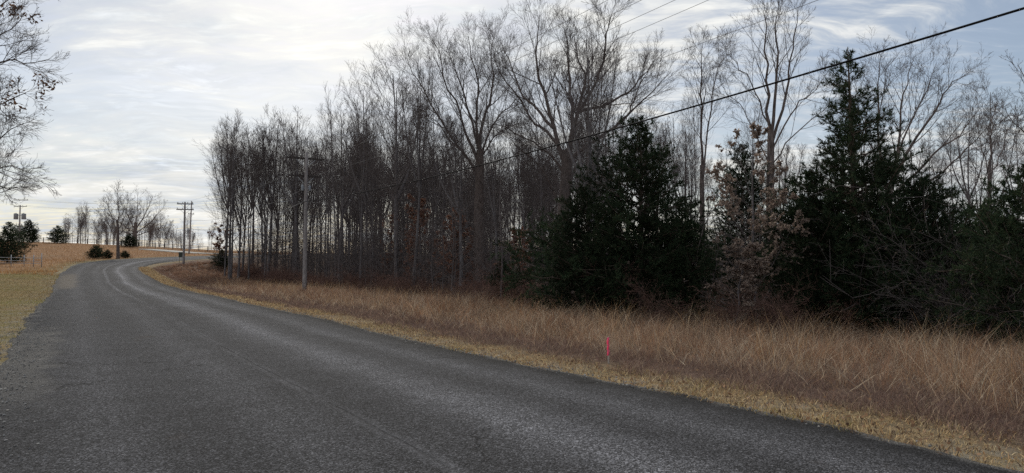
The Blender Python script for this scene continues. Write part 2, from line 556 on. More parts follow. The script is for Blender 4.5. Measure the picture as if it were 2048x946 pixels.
c = k.mix(k.m('MULTIPLY', grv2, 0.35), c, (0.24, 0.20, 0.15))
c = k.mix(k.m('MULTIPLY', lip, 0.7), c, gcol)
hgt = k.m('SUBTRACT', k.m('ADD', k.m('SUBTRACT', 1.0, cd), k.m('MULTIPLY', fine, 0.3)), k.m('MULTIPLY', crk, 2.0))
finish(k, c, 0.92, hgt, 1.0, 0.012, 0.12)

M_PALE, k = new_mat('pale_gravel')
pos = k.new('ShaderNodeNewGeometry').outputs['Position']
finish(k, k.mix(k.noise(pos, 0.8, 5), (0.24, 0.24, 0.225), (0.36, 0.355, 0.33)), 0.9, k.noise(pos, 20, 4), 0.3, 0.02)

# ------------------------------------------------------------------ ground sheet
def axis(spec):
    a = []
    for lo, hi, st in spec:
        a += list(np.arange(lo, hi, st))
    return np.array(a + [spec[-1][1]])


gx = axis([(-1600, -400, 120), (-400, -130, 15), (-130, -60, 2.5), (-60, 30, 1.1), (30, 90, 4), (90, 400, 20), (400, 1600, 120)])
gy = axis([(-1600, -100, 150), (-100, -10, 6), (-10, 2, 1.5), (2, 60, 1.0), (60, 135, 1.4), (135, 220, 4), (220, 500, 20), (500, 2600, 150)])
GX, GY = np.meshgrid(gx, gy)
P2 = np.stack([GX.ravel(), GY.ravel()], -1)
Z = gz(P2)
dr, dl = d_right(P2), d_left(P2)
inside = (dr < 0.3) & (dl < 0.3) & (P2[:, 1] > -40) & (P2[:, 1] < 140)
rng = np.random.default_rng(5)


def sm(x, a, b):
    t = np.clip((x - a) / (b - a), 0, 1)
    return t * t * (3 - 2 * t)


Z = Z - 0.05 * inside * np.clip(-np.maximum(dr, dl) / 0.8 + 0.35, 0, 1)
right = dr > 0
wood = sm(dr, 11.0, 13.5) * right
rough_a = sm(dr, 0.8, 1.5) * (1 - wood) * right
strip_a = right * (1 - sm(dr, 0.8, 1.5))
field_a = (~right) * sm(P2[:, 1] + 7 * np.sin(P2[:, 0] * 0.21) + 5 * np.sin(P2[:, 0] * 0.5 + P2[:, 1] * 0.3), 58, 88) * sm(dl, 0.6, 3)
edge_a = np.maximum((1 - sm(np.abs(dr), 0.1, 0.7)), (1 - sm(np.abs(dl), 0.1, 0.8))) * 0.8
nx, ny = len(gx), len(gy)
ii = np.arange(nx * ny).reshape(ny, nx)
quads = np.stack([ii[:-1, :-1], ii[:-1, 1:], ii[1:, 1:], ii[1:, :-1]], -1)
me = make_mesh('ground', np.column_stack([P2, Z]), quads, attrs={
    'wood': ('FLOAT', wood), 'rough': ('FLOAT', rough_a), 'strip': ('FLOAT', strip_a), 'field': ('FLOAT', field_a), 'edge': ('FLOAT', edge_a)})
obj('ground', me, M_GROUND, kind='structure')


def road_sheet(name, A, B, mat, lift, nac=12, wob=0.0):
    """strip between left edge A and right edge B, gently crowned, with ragged edges and turned-down sides"""
    n = len(A)
    r_ = np.random.default_rng(3)
    f = np.concatenate([[-0.012], np.linspace(0, 1, nac), [1.012]])
    wig = np.zeros((2, n))
    for s_ in (0, 1):
        for fr, am in ((0.11, 0.07), (0.53, 0.05), (1.7, 0.04), (3.9, 0.03)):
            wig[s_] += am * np.sin(np.arange(n) * fr * 0.35 + r_.uniform(0, 6))
    wid = np.linalg.norm(B - A, axis=1)
    P = A[:, None] + (B - A)[:, None] * f[None, :, None]
    dirn = (B - A) / wid[:, None]
    P[:, :2] += (dirn * (wig[0] * wob)[:, None])[:, None]
    P[:, -2:] += (dirn * (wig[1] * wob)[:, None])[:, None]
    z = gz(P) + lift + 0.05 * (1 - (2 * f - 1) ** 2)[None]
    z[:, 0] -= lift + 0.06; z[:, -1] -= lift + 0.06
    vv = np.concatenate([[0], np.cumsum(np.linalg.norm(np.diff((A + B) / 2, axis=0), axis=1))])
    uvs = np.stack([np.broadcast_to(f[None] * wid[:, None], z.shape), np.broadcast_to(vv[:, None], z.shape)], -1)
    m_ = len(f)
    id_ = np.arange(n * m_).reshape(n, m_)
    q = np.stack([id_[:-1, :-1], id_[:-1, 1:], id_[1:, 1:], id_[1:, :-1]], -1)
    me = make_mesh(name, np.concatenate([P, z[..., None]], -1), q, uv=uvs.reshape(-1, 2))
    return obj(name, me, mat, kind='structure')


road_sheet('road', LL, RR, M_ROAD, 0.025, wob=1.0)
far_pts = [unproj(300, 498.5, 150)[:2], unproj(345, 502, 143)[:2], unproj(390, 505.5, 135)[:2], unproj(440, 508, 131)[:2], unproj(520, 510, 128)[:2]]
FA = interp_path(far_pts, 60)
tn = nrm(np.gradient(FA, axis=0)); fn = np.stack([tn[:, 1], -tn[:, 0]], -1)
road_sheet('side_road', FA - fn * 2.4, FA + fn * 2.4, M_PALE, 0.10, 6)


# ------------------------------------------------------------------ grass (stuff)
def blades(name, xy, h, wd, lean, cols, mat, bias=0.0, bias2=0.0, seed=1, zoff=-0.01, curl=0.0):
    r_ = np.random.default_rng(seed)
    n = len(xy)
    base = np.column_stack([xy, gz(xy) + zoff])
    az = r_.uniform(0, 2 * np.pi, n)
    ld = np.column_stack([np.cos(az) * lean + bias, np.sin(az) * lean + bias2]) * r_.uniform(0.3, 1.6, n)[:, None]
    fa = r_.uniform(0, np.pi, n)
    side = np.column_stack([np.cos(fa), np.sin(fa), np.zeros(n)]) * (wd / 2)[:, None]
    mid = base + np.column_stack([ld * 0.35 * h[:, None], h * 0.55])
    tip = base + np.column_stack([ld * h[:, None], h * (1 - curl * r_.uniform(0, 1, n) ** 2)])
    V = np.stack([base - side, base + side, mid + side * 0.75, mid - side * 0.75, tip], 1).reshape(-1, 3)
    i = np.arange(n) * 5
    q = np.stack([i, i + 1, i + 2, i + 3], -1); t = np.stack([i + 3, i + 2, i + 4], -1)
    C = np.concatenate([np.repeat(cols, 5, 0), np.ones((n * 5, 1))], 1)
    me = make_mesh(name, V, q, t, attrs={'Col': ('FLOAT_COLOR', C)})
    return obj(name, me, mat, kind='stuff')


def palette(r_, n, cols, wts, var=0.25):
    c = np.array(cols)[r_.choice(len(cols), n, p=np.array(wts) / sum(wts))]
    return np.clip(c * r_.uniform(1 - var, 1 + var, (n, 1)), 0, 1)


def patch_noise(xy, sc, seed):
    r_ = np.random.default_rng(seed)
    v_ = np.zeros(len(xy))
    for j in range(6):
        a = r_.uniform(0, 2 * np.pi); f_ = sc * r_.uniform(0.6, 2.2)
        v_ += np.sin((xy[:, 0] * np.cos(a) + xy[:, 1] * np.sin(a)) * f_ + r_.uniform(0, 6.28))
    return v_ / 6 ** 0.5


def scatter(r_, n, side, dmin, dmax, s0, s1, pw):
    """points beside the road, denser towards the camera: side +1 wood side, -1 field side"""
    s = s0 + (s1 - s0) * r_.uniform(0, 1, n) ** pw
    o = r_.uniform(dmin, dmax, n)
    xy = D * s[:, None] + N * ((6.37 + o) if side > 0 else (-1.0 - o))[:, None]
    d_ = d_right(xy) if side > 0 else d_left(xy)
    ok = (d_ > dmin * 0.8) & (xy[:, 1] > 3.0) & (np.abs(xy[:, 0]) < 0.78 * xy[:, 1] + 1.5)
    ax = STAKE / np.linalg.norm(STAKE)
    q = xy - STAKE
    al, lt = q @ ax, q @ np.array([ax[1], -ax[0]])
    ok &= ~((np.abs(lt) < 0.13) & (al < 0.25) & (al > -0.8))
    return xy[ok], d_[ok]


STAKE = unproj(1217, 724, 12.6)[:2]
r0 = np.random.default_rng(11)
TALL = [(0.28, 0.175, 0.113), (0.25, 0.135, 0.080), (0.34, 0.25, 0.178), (0.125, 0.085, 0.066), (0.46, 0.38, 0.29)]
# tall dry grass on the wood's side
cxy, cd_ = scatter(r0, 11600, 1, 1.5, 13.5, -3, 98, 1.6)
cn = patch_noise(cxy, 0.8, 3)
nb_ = 19
n_ = len(cxy) * nb_
ci = np.repeat(np.arange(len(cxy)), nb_)
Yd = cxy[ci, 1]
xy = cxy[ci] + r0.normal(0, 1, (n_, 2)) * (0.05 + 0.10 * r0.uniform(0, 1, len(cxy)))[ci][:, None]
d_ = cd_[ci]; pn = cn[ci]
chh = (0.15 + 0.37 * sm(cd_, 1.6, 3.4) + 0.15 * cn * sm(cd_, 1.5, 3)) * r0.uniform(0.5, 1.35, len(cxy))
hh = np.maximum(chh[ci] * r0.uniform(0.45, 1.2, n_) * (1 - 0.38 * sm(Yd, 30, 70)), 0.08)
ww = np.maximum(0.0036, 0.00028 * Yd) * r0.uniform(0.6, 1.7, n_)
ccol = palette(r0, len(cxy), TALL, [5, 5, 3, 4, 1.5], 0.45)
cc = np.clip(ccol[ci] * r0.uniform(0.6, 1.5, (n_, 1)), 0, 0.8)
pale_ = (r0.uniform(0, 1, n_) < 0.045)[:, None]
cc = np.where(pale_, np.array([0.62, 0.53, 0.40]) * r0.uniform(0.7, 1.1, (n_, 1)), cc)
near_d = (1 - sm(d_ + 0.5 * pn, 1.9, 3.5))[:, None]
cc = cc * (1 - 0.8 * near_d) + np.array([0.150, 0.098, 0.084]) * r0.uniform(0.6, 1.5, (n_, 1)) * 0.8 * near_d
far_d = sm(Yd, 22, 50)[:, None] * 0.6
cc = cc * (1 - far_d) + np.array([0.225, 0.128, 0.090]) * r0.uniform(0.7, 1.35, (n_, 1)) * far_d
ca_ = r0.uniform(0, 6.28, len(cxy)); cm_ = 1.0 * r0.uniform(0, 1, len(cxy)) ** 1.3
blades('tall_dry_grass', xy, hh, ww, 0.85, cc, M_GRASS, bias=(np.cos(ca_) * cm_)[ci], bias2=(np.sin(ca_) * cm_)[ci], seed=2, curl=0.55)
# low mauve-brown grass between the tall grass and the mown strip
xy, d_ = scatter(r0, 70000, 1, 0.75, 3.2, -3, 60, 1.9)
pn = patch_noise(xy, 1.8, 41)
kp = r0.uniform(0, 1, len(xy)) < sm(d_ + 0.25 * pn, 0.7, 1.4)
xy, pn = xy[kp], pn[kp]
blades('low_brown_grass', xy, (0.10 + 0.04 * pn) * r0.uniform(0.5, 1.9, len(xy)), np.maximum(0.006, 0.0004 * xy[:, 1]) * r0.uniform(0.7, 1.5, len(xy)), 0.9,
       palette(r0, len(xy), [(0.19, 0.125, 0.105), (0.13, 0.085, 0.072), (0.27, 0.19, 0.145), (0.36, 0.28, 0.20)], [4, 4, 2.5, 1], 0.4), M_GRASS, seed=23, curl=0.5)
# broken, fallen straws lying through it
xy, d_ = scatter(r0, 16000, 1, 1.8, 13.0, -3, 60, 1.6)
blades('fallen_straw', xy, r0.uniform(0.12, 0.5, len(xy)), np.maximum(0.005, 0.00027 * xy[:, 1]) * r0.uniform(0.7, 1.5, len(xy)), 1.6,
       palette(r0, len(xy), [(0.46, 0.36, 0.26), (0.34, 0.23, 0.14), (0.60, 0.52, 0.40)], [3, 5, 1]), M_GRASS, seed=14, curl=0.75, zoff=0.08)
# long arching stalks above it
xy, d_ = scatter(r0, 15000, 1, 2.8, 13.0, -3, 60, 1.6)
cl = patch_noise(xy, 2.2, 8)
xy = xy[cl > 0.35]
blades('arching_grass_stalks', xy, r0.uniform(0.5, 1.15, len(xy)), np.maximum(0.0045, 0.00024 * xy[:, 1]) * r0.uniform(0.8, 1.3, len(xy)), 0.55,
       palette(r0, len(xy), [(0.42, 0.30, 0.18), (0.36, 0.215, 0.11), (0.52, 0.43, 0.31)], [4, 4, 2]), M_GRASS, bias=0.12, seed=4, curl=0.25)
# mown strip along the asphalt
xy, d_ = scatter(r0, 58000, 1, -0.14, 1.35, -3, 96, 1.8)
keep = r0.uniform(0, 1, len(xy)) < 1.15 - 0.35 * d_
xy, d_ = xy[keep], d_[keep]
pn = patch_noise(xy, 1.5, 21)
ca = palette(r0, len(xy), [(0.52, 0.38, 0.20), (0.38, 0.24, 0.13), (0.62, 0.50, 0.30), (0.11, 0.068, 0.048)], [5, 4, 3, 3.5], 0.4)
cb = palette(r0, len(xy), [(0.25, 0.24, 0.07), (0.33, 0.28, 0.09), (0.40, 0.29, 0.14), (0.16, 0.10, 0.06)], [3, 3, 4, 2])
m_ = (sm(pn + r0.normal(0, .4, len(xy)), 0.5, 1.2) * (1 - sm(xy[:, 1], 14, 30)))[:, None]
blades('mown_verge_grass', xy, r0.uniform(0.02, 0.10, len(xy)) * (1 + 0.35 * pn), np.maximum(0.007, 0.00045 * xy[:, 1]) * r0.uniform(0.8, 1.6, len(xy)), 1.0,
       ca * (1 - m_) + cb * m_, M_LAWN, seed=6, curl=0.5)
# dead leaves blown along the verge
xy, d_ = scatter(r0, 3600, 1, -0.12, 2.2, -3, 60, 1.8)
lp = np.column_stack([xy, gz(xy) + r0.uniform(0.01, 0.07, len(xy))])


# lawn on the field's side
xy, d_ = scatter(r0, 75000, -1, -0.05, 11, 9, 76, 1.25)
pn = patch_noise(xy, 0.6, 31)
ca = palette(r0, len(xy), [(0.33, 0.245, 0.11), (0.27, 0.18, 0.085), (0.42, 0.32, 0.16), (0.14, 0.095, 0.05)], [5, 4, 2, 3], 0.35)
cb = palette(r0, len(xy), [(0.24, 0.23, 0.065), (0.30, 0.265, 0.085), (0.33, 0.25, 0.12)], [4, 3, 3], 0.35)
m_ = sm(pn + r0.normal(0, .35, len(xy)), -0.2, 0.9)[:, None]
blades('short_lawn_grass', xy, r0.uniform(0.03, 0.075, len(xy)), np.maximum(0.007, 0.00042 * xy[:, 1]) * r0.uniform(0.8, 1.5, len(xy)), 1.0,
       ca * (1 - m_) + cb * m_, M_LAWN, seed=7, curl=0.5)
# rough orange grass of the field beyond
n_ = 60000
q_ = np.column_stack([r0.uniform(-125, -38, n_), 62 + 104 * r0.uniform(0, 1, n_) ** 1.4])
dl_ = d_left(q_)
q_ = q_[(dl_ > 0.4) & (np.abs(q_[:, 0]) < 0.76 * q_[:, 1])]
q_ = q_[(d_left(q_) > 0.4)]
fd = np.array([np.min(np.hypot(*(FA - p).T)) for p in q_[::1]]) if len(q_) < 80000 else np.full(len(q_), 9)
q_ = q_[fd > 2.9]
cc = palette(r0, len(q_), [(0.34, 0.19, 0.085), (0.28, 0.15, 0.07), (0.40, 0.26, 0.13)], [5, 4, 2])
dk = sm(q_[:, 1], 84, 100)[:, None] * 0.45
cc = cc * (1 - dk) + np.array([0.24, 0.145, 0.085]) * dk
blades('rough_field_grass', q_, r0.uniform(0.12, 0.34, len(q_)), np.full(len(q_), 0.035) * r0.uniform(0.7, 1.4, len(q_)), 0.5, cc, M_GRASS, seed=9, curl=0.3)


# ------------------------------------------------------------------ loose stones along the margins (stuff)
rg = np.random.default_rng(19)
n_ = 3400
sv = np.where(rg.uniform(0, 1, n_) < 0.55, rg.uniform(7, 26, n_), rg.uniform(2, 50, n_))
lf = rg.uniform(0, 1, n_) < 0.7
ov = np.where(lf, -1.0 + rg.normal(0.15, 0.32, n_), 6.37 + rg.normal(0, 0.12, n_))
c2 = D * sv[:, None] + N * ov[:, None]
cz = gz(c2) + 0.045
r_st = rg.uniform(0.006, 0.020, n_)
oct_ = np.array([[1, 0, 0], [-1, 0, 0], [0, 1, 0], [0, -1, 0], [0, 0, .7], [0, 0, -.7]])
V = np.column_stack([c2, cz])[:, None] + (oct_[None] * rg.uniform(0.6, 1.3, (n_, 6, 1))) * r_st[:, None, None]
T = np.array([[0, 2, 4], [2, 1, 4], [1, 3, 4], [3, 0, 4], [2, 0, 5], [1, 2, 5], [3, 1, 5], [0, 3, 5]])[None] + (np.arange(n_) * 6)[:, None, None]
C = np.repeat(np.column_stack([palette(rg, n_, [(0.28, 0.27, 0.26), (0.16, 0.155, 0.15), (0.38, 0.36, 0.33)], [4, 4, 1]), np.ones(n_)]), 6, 0)
obj('loose_gravel', make_mesh('loose_gravel', V.reshape(-1, 3), None, T.reshape(-1, 3), smooth=False, attrs={'Col': ('FLOAT_COLOR', C)}), leaf_mat('gravel_stone', 0.0, 0.9), kind='stuff')


# ------------------------------------------------------------------ bare trees
def grow(r_, P, R, n, t0, t1, lenf, ang, up, K, jit, rmul, rtip, taper=0.6, plen=None, out=None):
    Np, Kp = P.shape[:2]
    t = t0 + (t1 - t0) * (np.arange(n)[None] + r_.uniform(0, 1, (Np, n))) / n
    f = t * (Kp - 1); i = np.minimum(f.astype(int), Kp - 2); fr = (f - i)[..., None]
    rows = np.arange(Np)[:, None]
    a, b = P[rows, i], P[rows, i + 1]
    p = a + (b - a) * fr
    tan = nrm(b - a)
    rad = R[rows, i] * (1 - fr[..., 0]) + R[rows, i + 1] * fr[..., 0]
    if plen is None:
        plen = np.linalg.norm(np.diff(P, axis=1), axis=-1).sum(1)
    L = plen[:, None] * lenf * (1 - t * taper) * r_.uniform(0.65, 1.25, (Np, n))
    az = r_.uniform(0, 6.28, (Np, 1)) + np.arange(n)[None] * 2.4 + r_.normal(0, .35, (Np, n))
    ref = np.where(np.abs(tan[..., 2:3]) > 0.9, np.array([1., 0, 0]), np.array([0, 0, 1.]))
    A = nrm(np.cross(tan, ref)); B = np.cross(tan, A)
    an = np.radians(r_.uniform(ang[0], ang[1], (Np, n)))[..., None]
    d = np.cos(an) * tan + np.sin(an) * (np.cos(az)[..., None] * A + np.sin(az)[..., None] * B)
    m = Np * n
    p, d, L, rad = p.reshape(m, 3), d.reshape(m, 3), L.reshape(m), rad.reshape(m)
    pts = [p]
    for s_ in range(K - 1):
        p = p + d * (L / (K - 1))[:, None]
        pts.append(p)
        d = nrm(d + np.array([0, 0, up]) / (K - 1) + r_.normal(0, jit, (m, 3)) / (K - 1) ** 0.5)
    P2_ = np.stack(pts, 1)
    r0_ = np.maximum(rad * rmul, rtip * 1.3)
    R2_ = r0_[:, None] + (np.minimum(rtip, r0_ * 0.7)[:, None] - r0_[:, None]) * np.linspace(0, 1, K)[None] ** 0.8
    return P2_, R2_


def limb_set(stems):
    """list of (points, r0, r1) -> arrays"""
    K = 12
    P = np.stack([interp_path(p, K) for p, _, _ in stems])
    R = np.stack([a + (b - a) * np.linspace(0, 1, K) ** 0.85 for _, a, b in stems])
    return P, R


def crown_levels(r_, P, R, spec):
    """successive branch levels -> Geo of the whole crown"""
    g = Geo()
    last = None
    for lv in spec:
        S = lv.pop('S')
        P, R = grow(r_, P, R, **lv)
        g.add(*tubes(P, R, S))
        last = (P, R)
    return g, last


def forest_proto(seed, H, r, fork, start, spread, nb):
    r_ = np.random.default_rng(seed)
    wob = np.cumsum(r_.normal(0, 0.05, (7, 2)), 0)
    pts = [(wob[i, 0] - wob[0, 0], wob[i, 1] - wob[0, 1], H * i / 6.0) for i in range(7)]
    stems = [(pts, r, 0.02)]
    if fork:
        for j in range(fork):
            a = r_.uniform(0, 6.28); t0 = r_.uniform(0.36, 0.55)
            b = interp_path(pts, 21)[int(t0 * 20)]
            l = H * (0.97 - t0) * r_.uniform(0.85, 1.0)
            e = np.array([math.cos(a), math.sin(a), 0])
            stems.append(([b, b + e * l * .12 + [0, 0, l * .3], b + e * l * .20 + [0, 0, l * .65], b + e * l * .26 + [0, 0, l]], r * 0.62, 0.015))
    tg = Geo()
    P, R = limb_set(stems)
    R[0, 0] *= 1.35
    P[:, 0, 2] -= 0.15 * (np.arange(len(P)) == 0)
    tg.add(*tubes(P, R, 8))
    spec = [dict(n=nb, t0=start, t1=0.98, lenf=spread, ang=(20, 44), up=0.60, K=7, jit=0.13, rmul=0.42, rtip=0.007, taper=0.66, S=4),
            dict(n=6, t0=0.15, t1=0.98, lenf=0.60, ang=(16, 40), up=0.60, K=5, jit=0.12, rmul=0.55, rtip=0.005, taper=0.5, S=3),
            dict(n=4, t0=0.15, t1=1.0, lenf=0.66, ang=(16, 38), up=0.5, K=4, jit=0.14, rmul=0.6, rtip=0.004, taper=0.45, S=3),
            dict(n=4, t0=0.1, t1=0.95, lenf=0.88, ang=(12, 32), up=0.45, K=3, jit=0.10, rmul=0.6, rtip=0.0028, taper=0.35, S=1)]
    cg, _ = crown_levels(r_, P, R, spec)
    # short dead side shoots low on the bole
    P3, R3 = grow(r_, P[:1], R[:1], 22, 0.05, start + 0.15, 0.13, (40, 80), 0.25, 5, 0.25, 0.12, 0.004, 0.2)
    cg.add(*tubes(P3, R3, 3))
    P4, R4 = grow(r_, P3, R3, 4, 0.3, 1.0, 0.5, (25, 60), 0.1, 3, 0.25, 0.6, 0.004, 0.4)
    cg.add(*tubes(P4, R4, 3))
    return tg.mesh('trunk'), cg.mesh('crown')


protos = [forest_proto(101, 15.6, 0.105, 0, 0.30, 0.36, 26), forest_proto(102, 15.0, 0.125, 2, 0.40, 0.36, 12),
          forest_proto(103, 16.0, 0.095, 1, 0.50, 0.33, 16), forest_proto(104, 14.6, 0.080, 0, 0.22, 0.28, 28),
          forest_proto(105, 15.4, 0.135, 3, 0.44, 0.38, 9), forest_proto(106, 12.0, 0.110, 2, 0.14, 0.36, 14)]


def sapling_proto(seed, H, r):
    r_ = np.random.default_rng(seed)
    wob = np.cumsum(r_.normal(0, 0.07, (7, 2)), 0)
    P, R = limb_set([([(wob[i, 0] - wob[0, 0], wob[i, 1] - wob[0, 1], H * i / 6.0 - 0.1 * (i == 0)) for i in range(7)], r, 0.008)])
    tg = Geo().add(*tubes(P, R, 6))
    spec = [dict(n=26, t0=0.12, t1=0.98, lenf=0.34, ang=(35, 70), up=0.35, K=6, jit=0.22, rmul=0.45, rtip=0.005, taper=0.6, S=3),
            dict(n=6, t0=0.2, t1=1.0, lenf=0.42, ang=(25, 55), up=0.2, K=4, jit=0.25, rmul=0.6, rtip=0.004, taper=0.5, S=3),
            dict(n=5, t0=0.2, t1=1.0, lenf=0.55, ang=(25, 50), up=0.1, K=3, jit=0.25, rmul=0.7, rtip=0.0035, taper=0.4, S=1)]
    cg, last = crown_levels(r_, P, R, spec)
    return tg.mesh('trunk'), cg.mesh('crown'), last


def leaf_quads(r_, pts, size, cols, wts, droop=0.3, var=0.3, narrow=0.5):
    """a folded diamond leaf at each point"""
    n = len(pts)
    d = nrm(r_.normal(0, 1, (n, 3)) - np.array([0, 0, droop]))
    s = nrm(np.cross(d, r_.normal(0, 1, (n, 3))))
    L = size * r_.uniform(0.6, 1.3, (n, 1))
    V = np.stack([pts, pts + d * L * .5 + s * L * narrow * .5, pts + d * L, pts + d * L * .5 - s * L * narrow * .5], 1).reshape(-1, 3)
    q = np.arange(n * 4).reshape(n, 4)
    C = palette(r_, n, cols, wts, var)
    C = np.concatenate([np.repeat(C, 4, 0), np.ones((n * 4, 1))], 1)
    return V, q, C


def pts_on(r_, P, n, t0=0.2):
    """n random points on each path"""
    Np, K = P.shape[:2]
    f = (t0 + (1 - t0) * r_.uniform(0, 1, (Np, n))) * (K - 1)
    i = np.minimum(f.astype(int), K - 2); fr = (f - i)[..., None]
    rows = np.arange(Np)[:, None]
    return (P[rows, i] * (1 - fr) + P[rows, i + 1] * fr).reshape(-1, 3)


Vl, ql, Cl = leaf_quads(np.random.default_rng(61), lp, 0.045, [(0.24, 0.15, 0.095), (0.16, 0.10, 0.065), (0.30, 0.20, 0.13)], [4, 4, 2], narrow=0.7)
obj('leaf_litter', make_mesh('leaf_litter', Vl, ql, attrs={'Col': ('FLOAT_COLOR', Cl)}), M_LEAF, kind='stuff')
sap = [sapling_proto(201, 6.0, 0.045), sapling_proto(202, 8.0, 0.06)]


def place_tree(meshes, name, loc, label, cat, group, rz, sc, mats=(M_BARK, M_TWIG), parts=('trunk', 'crown')):
    t = thing(name, loc, label, cat, group, rz, sc)
    for me, mt, nm in zip(meshes, mats, parts):
        obj(nm, me, mt, t)
    return t


def to_px(x, y, z):
    yc = y * math.cos(PITCH) + (z - CAM_H) * math.sin(PITCH)
    zc = -y * math.sin(PITCH) + (z - CAM_H) * math.cos(PITCH)
    return CXP + F_PX * x / yc, CYP - F_PX * zc / yc


# wood along the right of the road
rw = np.random.default_rng(42)
placed = []
BIG = [(1130, 40), (957, 46), (1541, 31), (1775, 30), (1404, 36), (1981, 34)]
big_xy = [np.array([(px - CXP) / F_PX * Y, Y]) for px, Y in BIG]
tries = 0
while len(placed) < 225 and tries < 30000:
    tries += 1
    s = rw.uniform(2, 98); o = 12.0 + 40 * rw.uniform(0, 1) ** 1.3
    p = so(s, o)
    if p[1] < 24 or (o < 18.3 and p[1] < 74): continue
    px, _ = to_px(p[0], p[1], 0)
    if px < 434 or px > 1420 or (px > 1230 and p[1] < 44): continue
    dd = float(d_right(p[None])[0])
    if dd < (11.0 if p[1] < 72 else 7.0): continue
    if any(np.hypot(*(p - q)) < 1.05 for q in placed) or any(np.hypot(*(p - q)) < 1.6 for q in big_xy): continue
    placed.append(p)
ZONES = [(520, 'at the far left end'), (600, 'just left of the roadside pole'),
         (720, 'just right of the roadside pole'), (850, 'midway between pole and big trees'),
         (1010, 'around the upright-stemmed big tree'), (1180, 'around the tallest spreading tree'), (9999, 'seen past the dark cedars')]
ORD = 'first second third fourth fifth sixth seventh eighth ninth tenth eleventh twelfth thirteenth fourteenth fifteenth sixteenth seventeenth eighteenth nineteenth twentieth'.split()
placed.sort(key=lambda p: p[0] / p[1])
count = {}
for i, p in enumerate(placed):
    px, _ = to_px(p[0], p[1], 0)
    z = g1(*p)
    dd = float(d_right(p[None])[0])
    front = dd < 15.5 or (p[1] > 72 and dd < 10)
    zone = next(t for lim, t in ZONES if px < lim)
    c_ = count[(front, zone)] = count.get((front, zone), -1) + 1
    grp = 'bare trees, ' + ('front row, ' if front else 'deep, ') + zone
    if front:
        lab = 'bare front-row tree of the wood ' + zone + (', ' + ORD[c_] + ' from left' if c_ < len(ORD) else ', right of twenty others')
    else:
        lab = 'slim bare tree deep in the wood, ' + zone
    scz = rw.uniform(0.90, 1.03) * (1.0 if front else 0.95)
    if px < 620: scz *= 1.06
    if 880 < px < 1240: scz *= 0.80
    elif px >= 1240: scz *= 0.8
    wd = scz * rw.choice([0.75, 0.9, 1.05, 1.2, 1.45])
    pr = rw.integers(5)
    if px < 580 and rw.uniform() < 0.35:
        pr = 5; scz *= 1.27; wd *= 1.15
    place_tree(protos[pr], 'bare_tree', (p[0], p[1], z), lab, 'tree', grp, rw.uniform(0, 6.28), (wd, wd, scz)).rotation_euler[:2] = rw.normal(0, 0.028, 2)
# a few smaller ones behind the cedars on the right
for i in range(16):
    px = 1430 + 660 * (i + rw.uniform(0, 1)) / 16
    Y = rw.uniform(34, 52)
    p = unproj(px, 560, Y)
    sc = rw.uniform(0.45, 0.68)
    place_tree(protos[rw.integers(5)], 'bare_tree', (p[0], p[1], g1(p[0], p[1])), 'small bare tree behind the dark cedars on the right, ' + ORD[i] + ' from left', 'tree',
               'small bare trees behind the right cedars', rw.uniform(0, 6.28), (sc * 1.1, sc * 1.1, sc))
# saplings and brush under them
n_s = 0
tries = 0
sp = []
while n_s < 235 and tries < 30000:
    tries += 1
    s = rw.uniform(0, 98); o = 17.6 + 30 * rw.uniform(0, 1) ** 1.4
    p = so(s, o)
    px, _ = to_px(p[0], p[1], 0)
    if px < 440 or px > 2100 or p[1] < 15 or (px > 1170 and o < 22.5): continue
    if float(d_right(p[None])[0]) < 10.5: continue
    if px > 1000 and n_s % 3: continue
    if any(np.hypot(*(p - q)) < 0.8 for q in sp): continue
    sp.append(p); n_s += 1
    zone = next(t for lim, t in ZONES if px < lim)
    j = rw.integers(2)
    place_tree(sap[j][:2], 'sapling', (p[0], p[1], g1(*p)), 'thin bare sapling in the undergrowth ' + zone, 'sapling', 'saplings ' + zone,
               rw.uniform(0, 6.28), rw.uniform(0.55, 1.05) * (1.0 if o < 21 else 1.25), mats=(M_TWIG, M_TWIG))


# tangled undergrowth filling the floor of the wood
ru = np.random.default_rng(55)
n_ = 4700
q_ = D * ru.uniform(-12, 104, n_)[:, None] + N * (6.37 + 13.5 + 50 * ru.uniform(0, 1, n_) ** 1.2)[:, None]
q_ = q_[(d_right(q_) > 12.5) & (q_[:, 1] > 14) & (np.abs(q_[:, 0] + 0) < 0.8 * q_[:, 1]) & (q_[:, 0] / q_[:, 1] > -0.40)]
n_ = len(q_)
d_ = nrm(np.column_stack([ru.normal(0, .28, (n_, 2)), np.ones(n_)]))
p_ = np.column_stack([q_, gz(q_) - 0.05]); L_ = ru.uniform(0.8, 5.5, n_)
pt = [p_]
for j in range(4):
    p_ = p_ + d_ * (L_ / 4)[:, None]; pt.append(p_)
    d_ = nrm(d_ + ru.normal(0, .18, d_.shape))
UP = np.stack(pt, 1); UR = np.linspace(1, 0.35, 5)[None] * (0.006 + 0.004 * L_)[:, None]
ug = Geo().add(*tubes(UP, UR, 3))
U1, V1 = grow(ru, UP, UR, 7, 0.15, 1.0, 0.45, (30, 70), 0.2, 3, 0.3, 0.6, 0.004, 0.4)
ug.add(*tubes(U1, V1, 1))
obj('woodland_undergrowth', ug.mesh('woodland_undergrowth'), M_TWIG, kind='stuff')


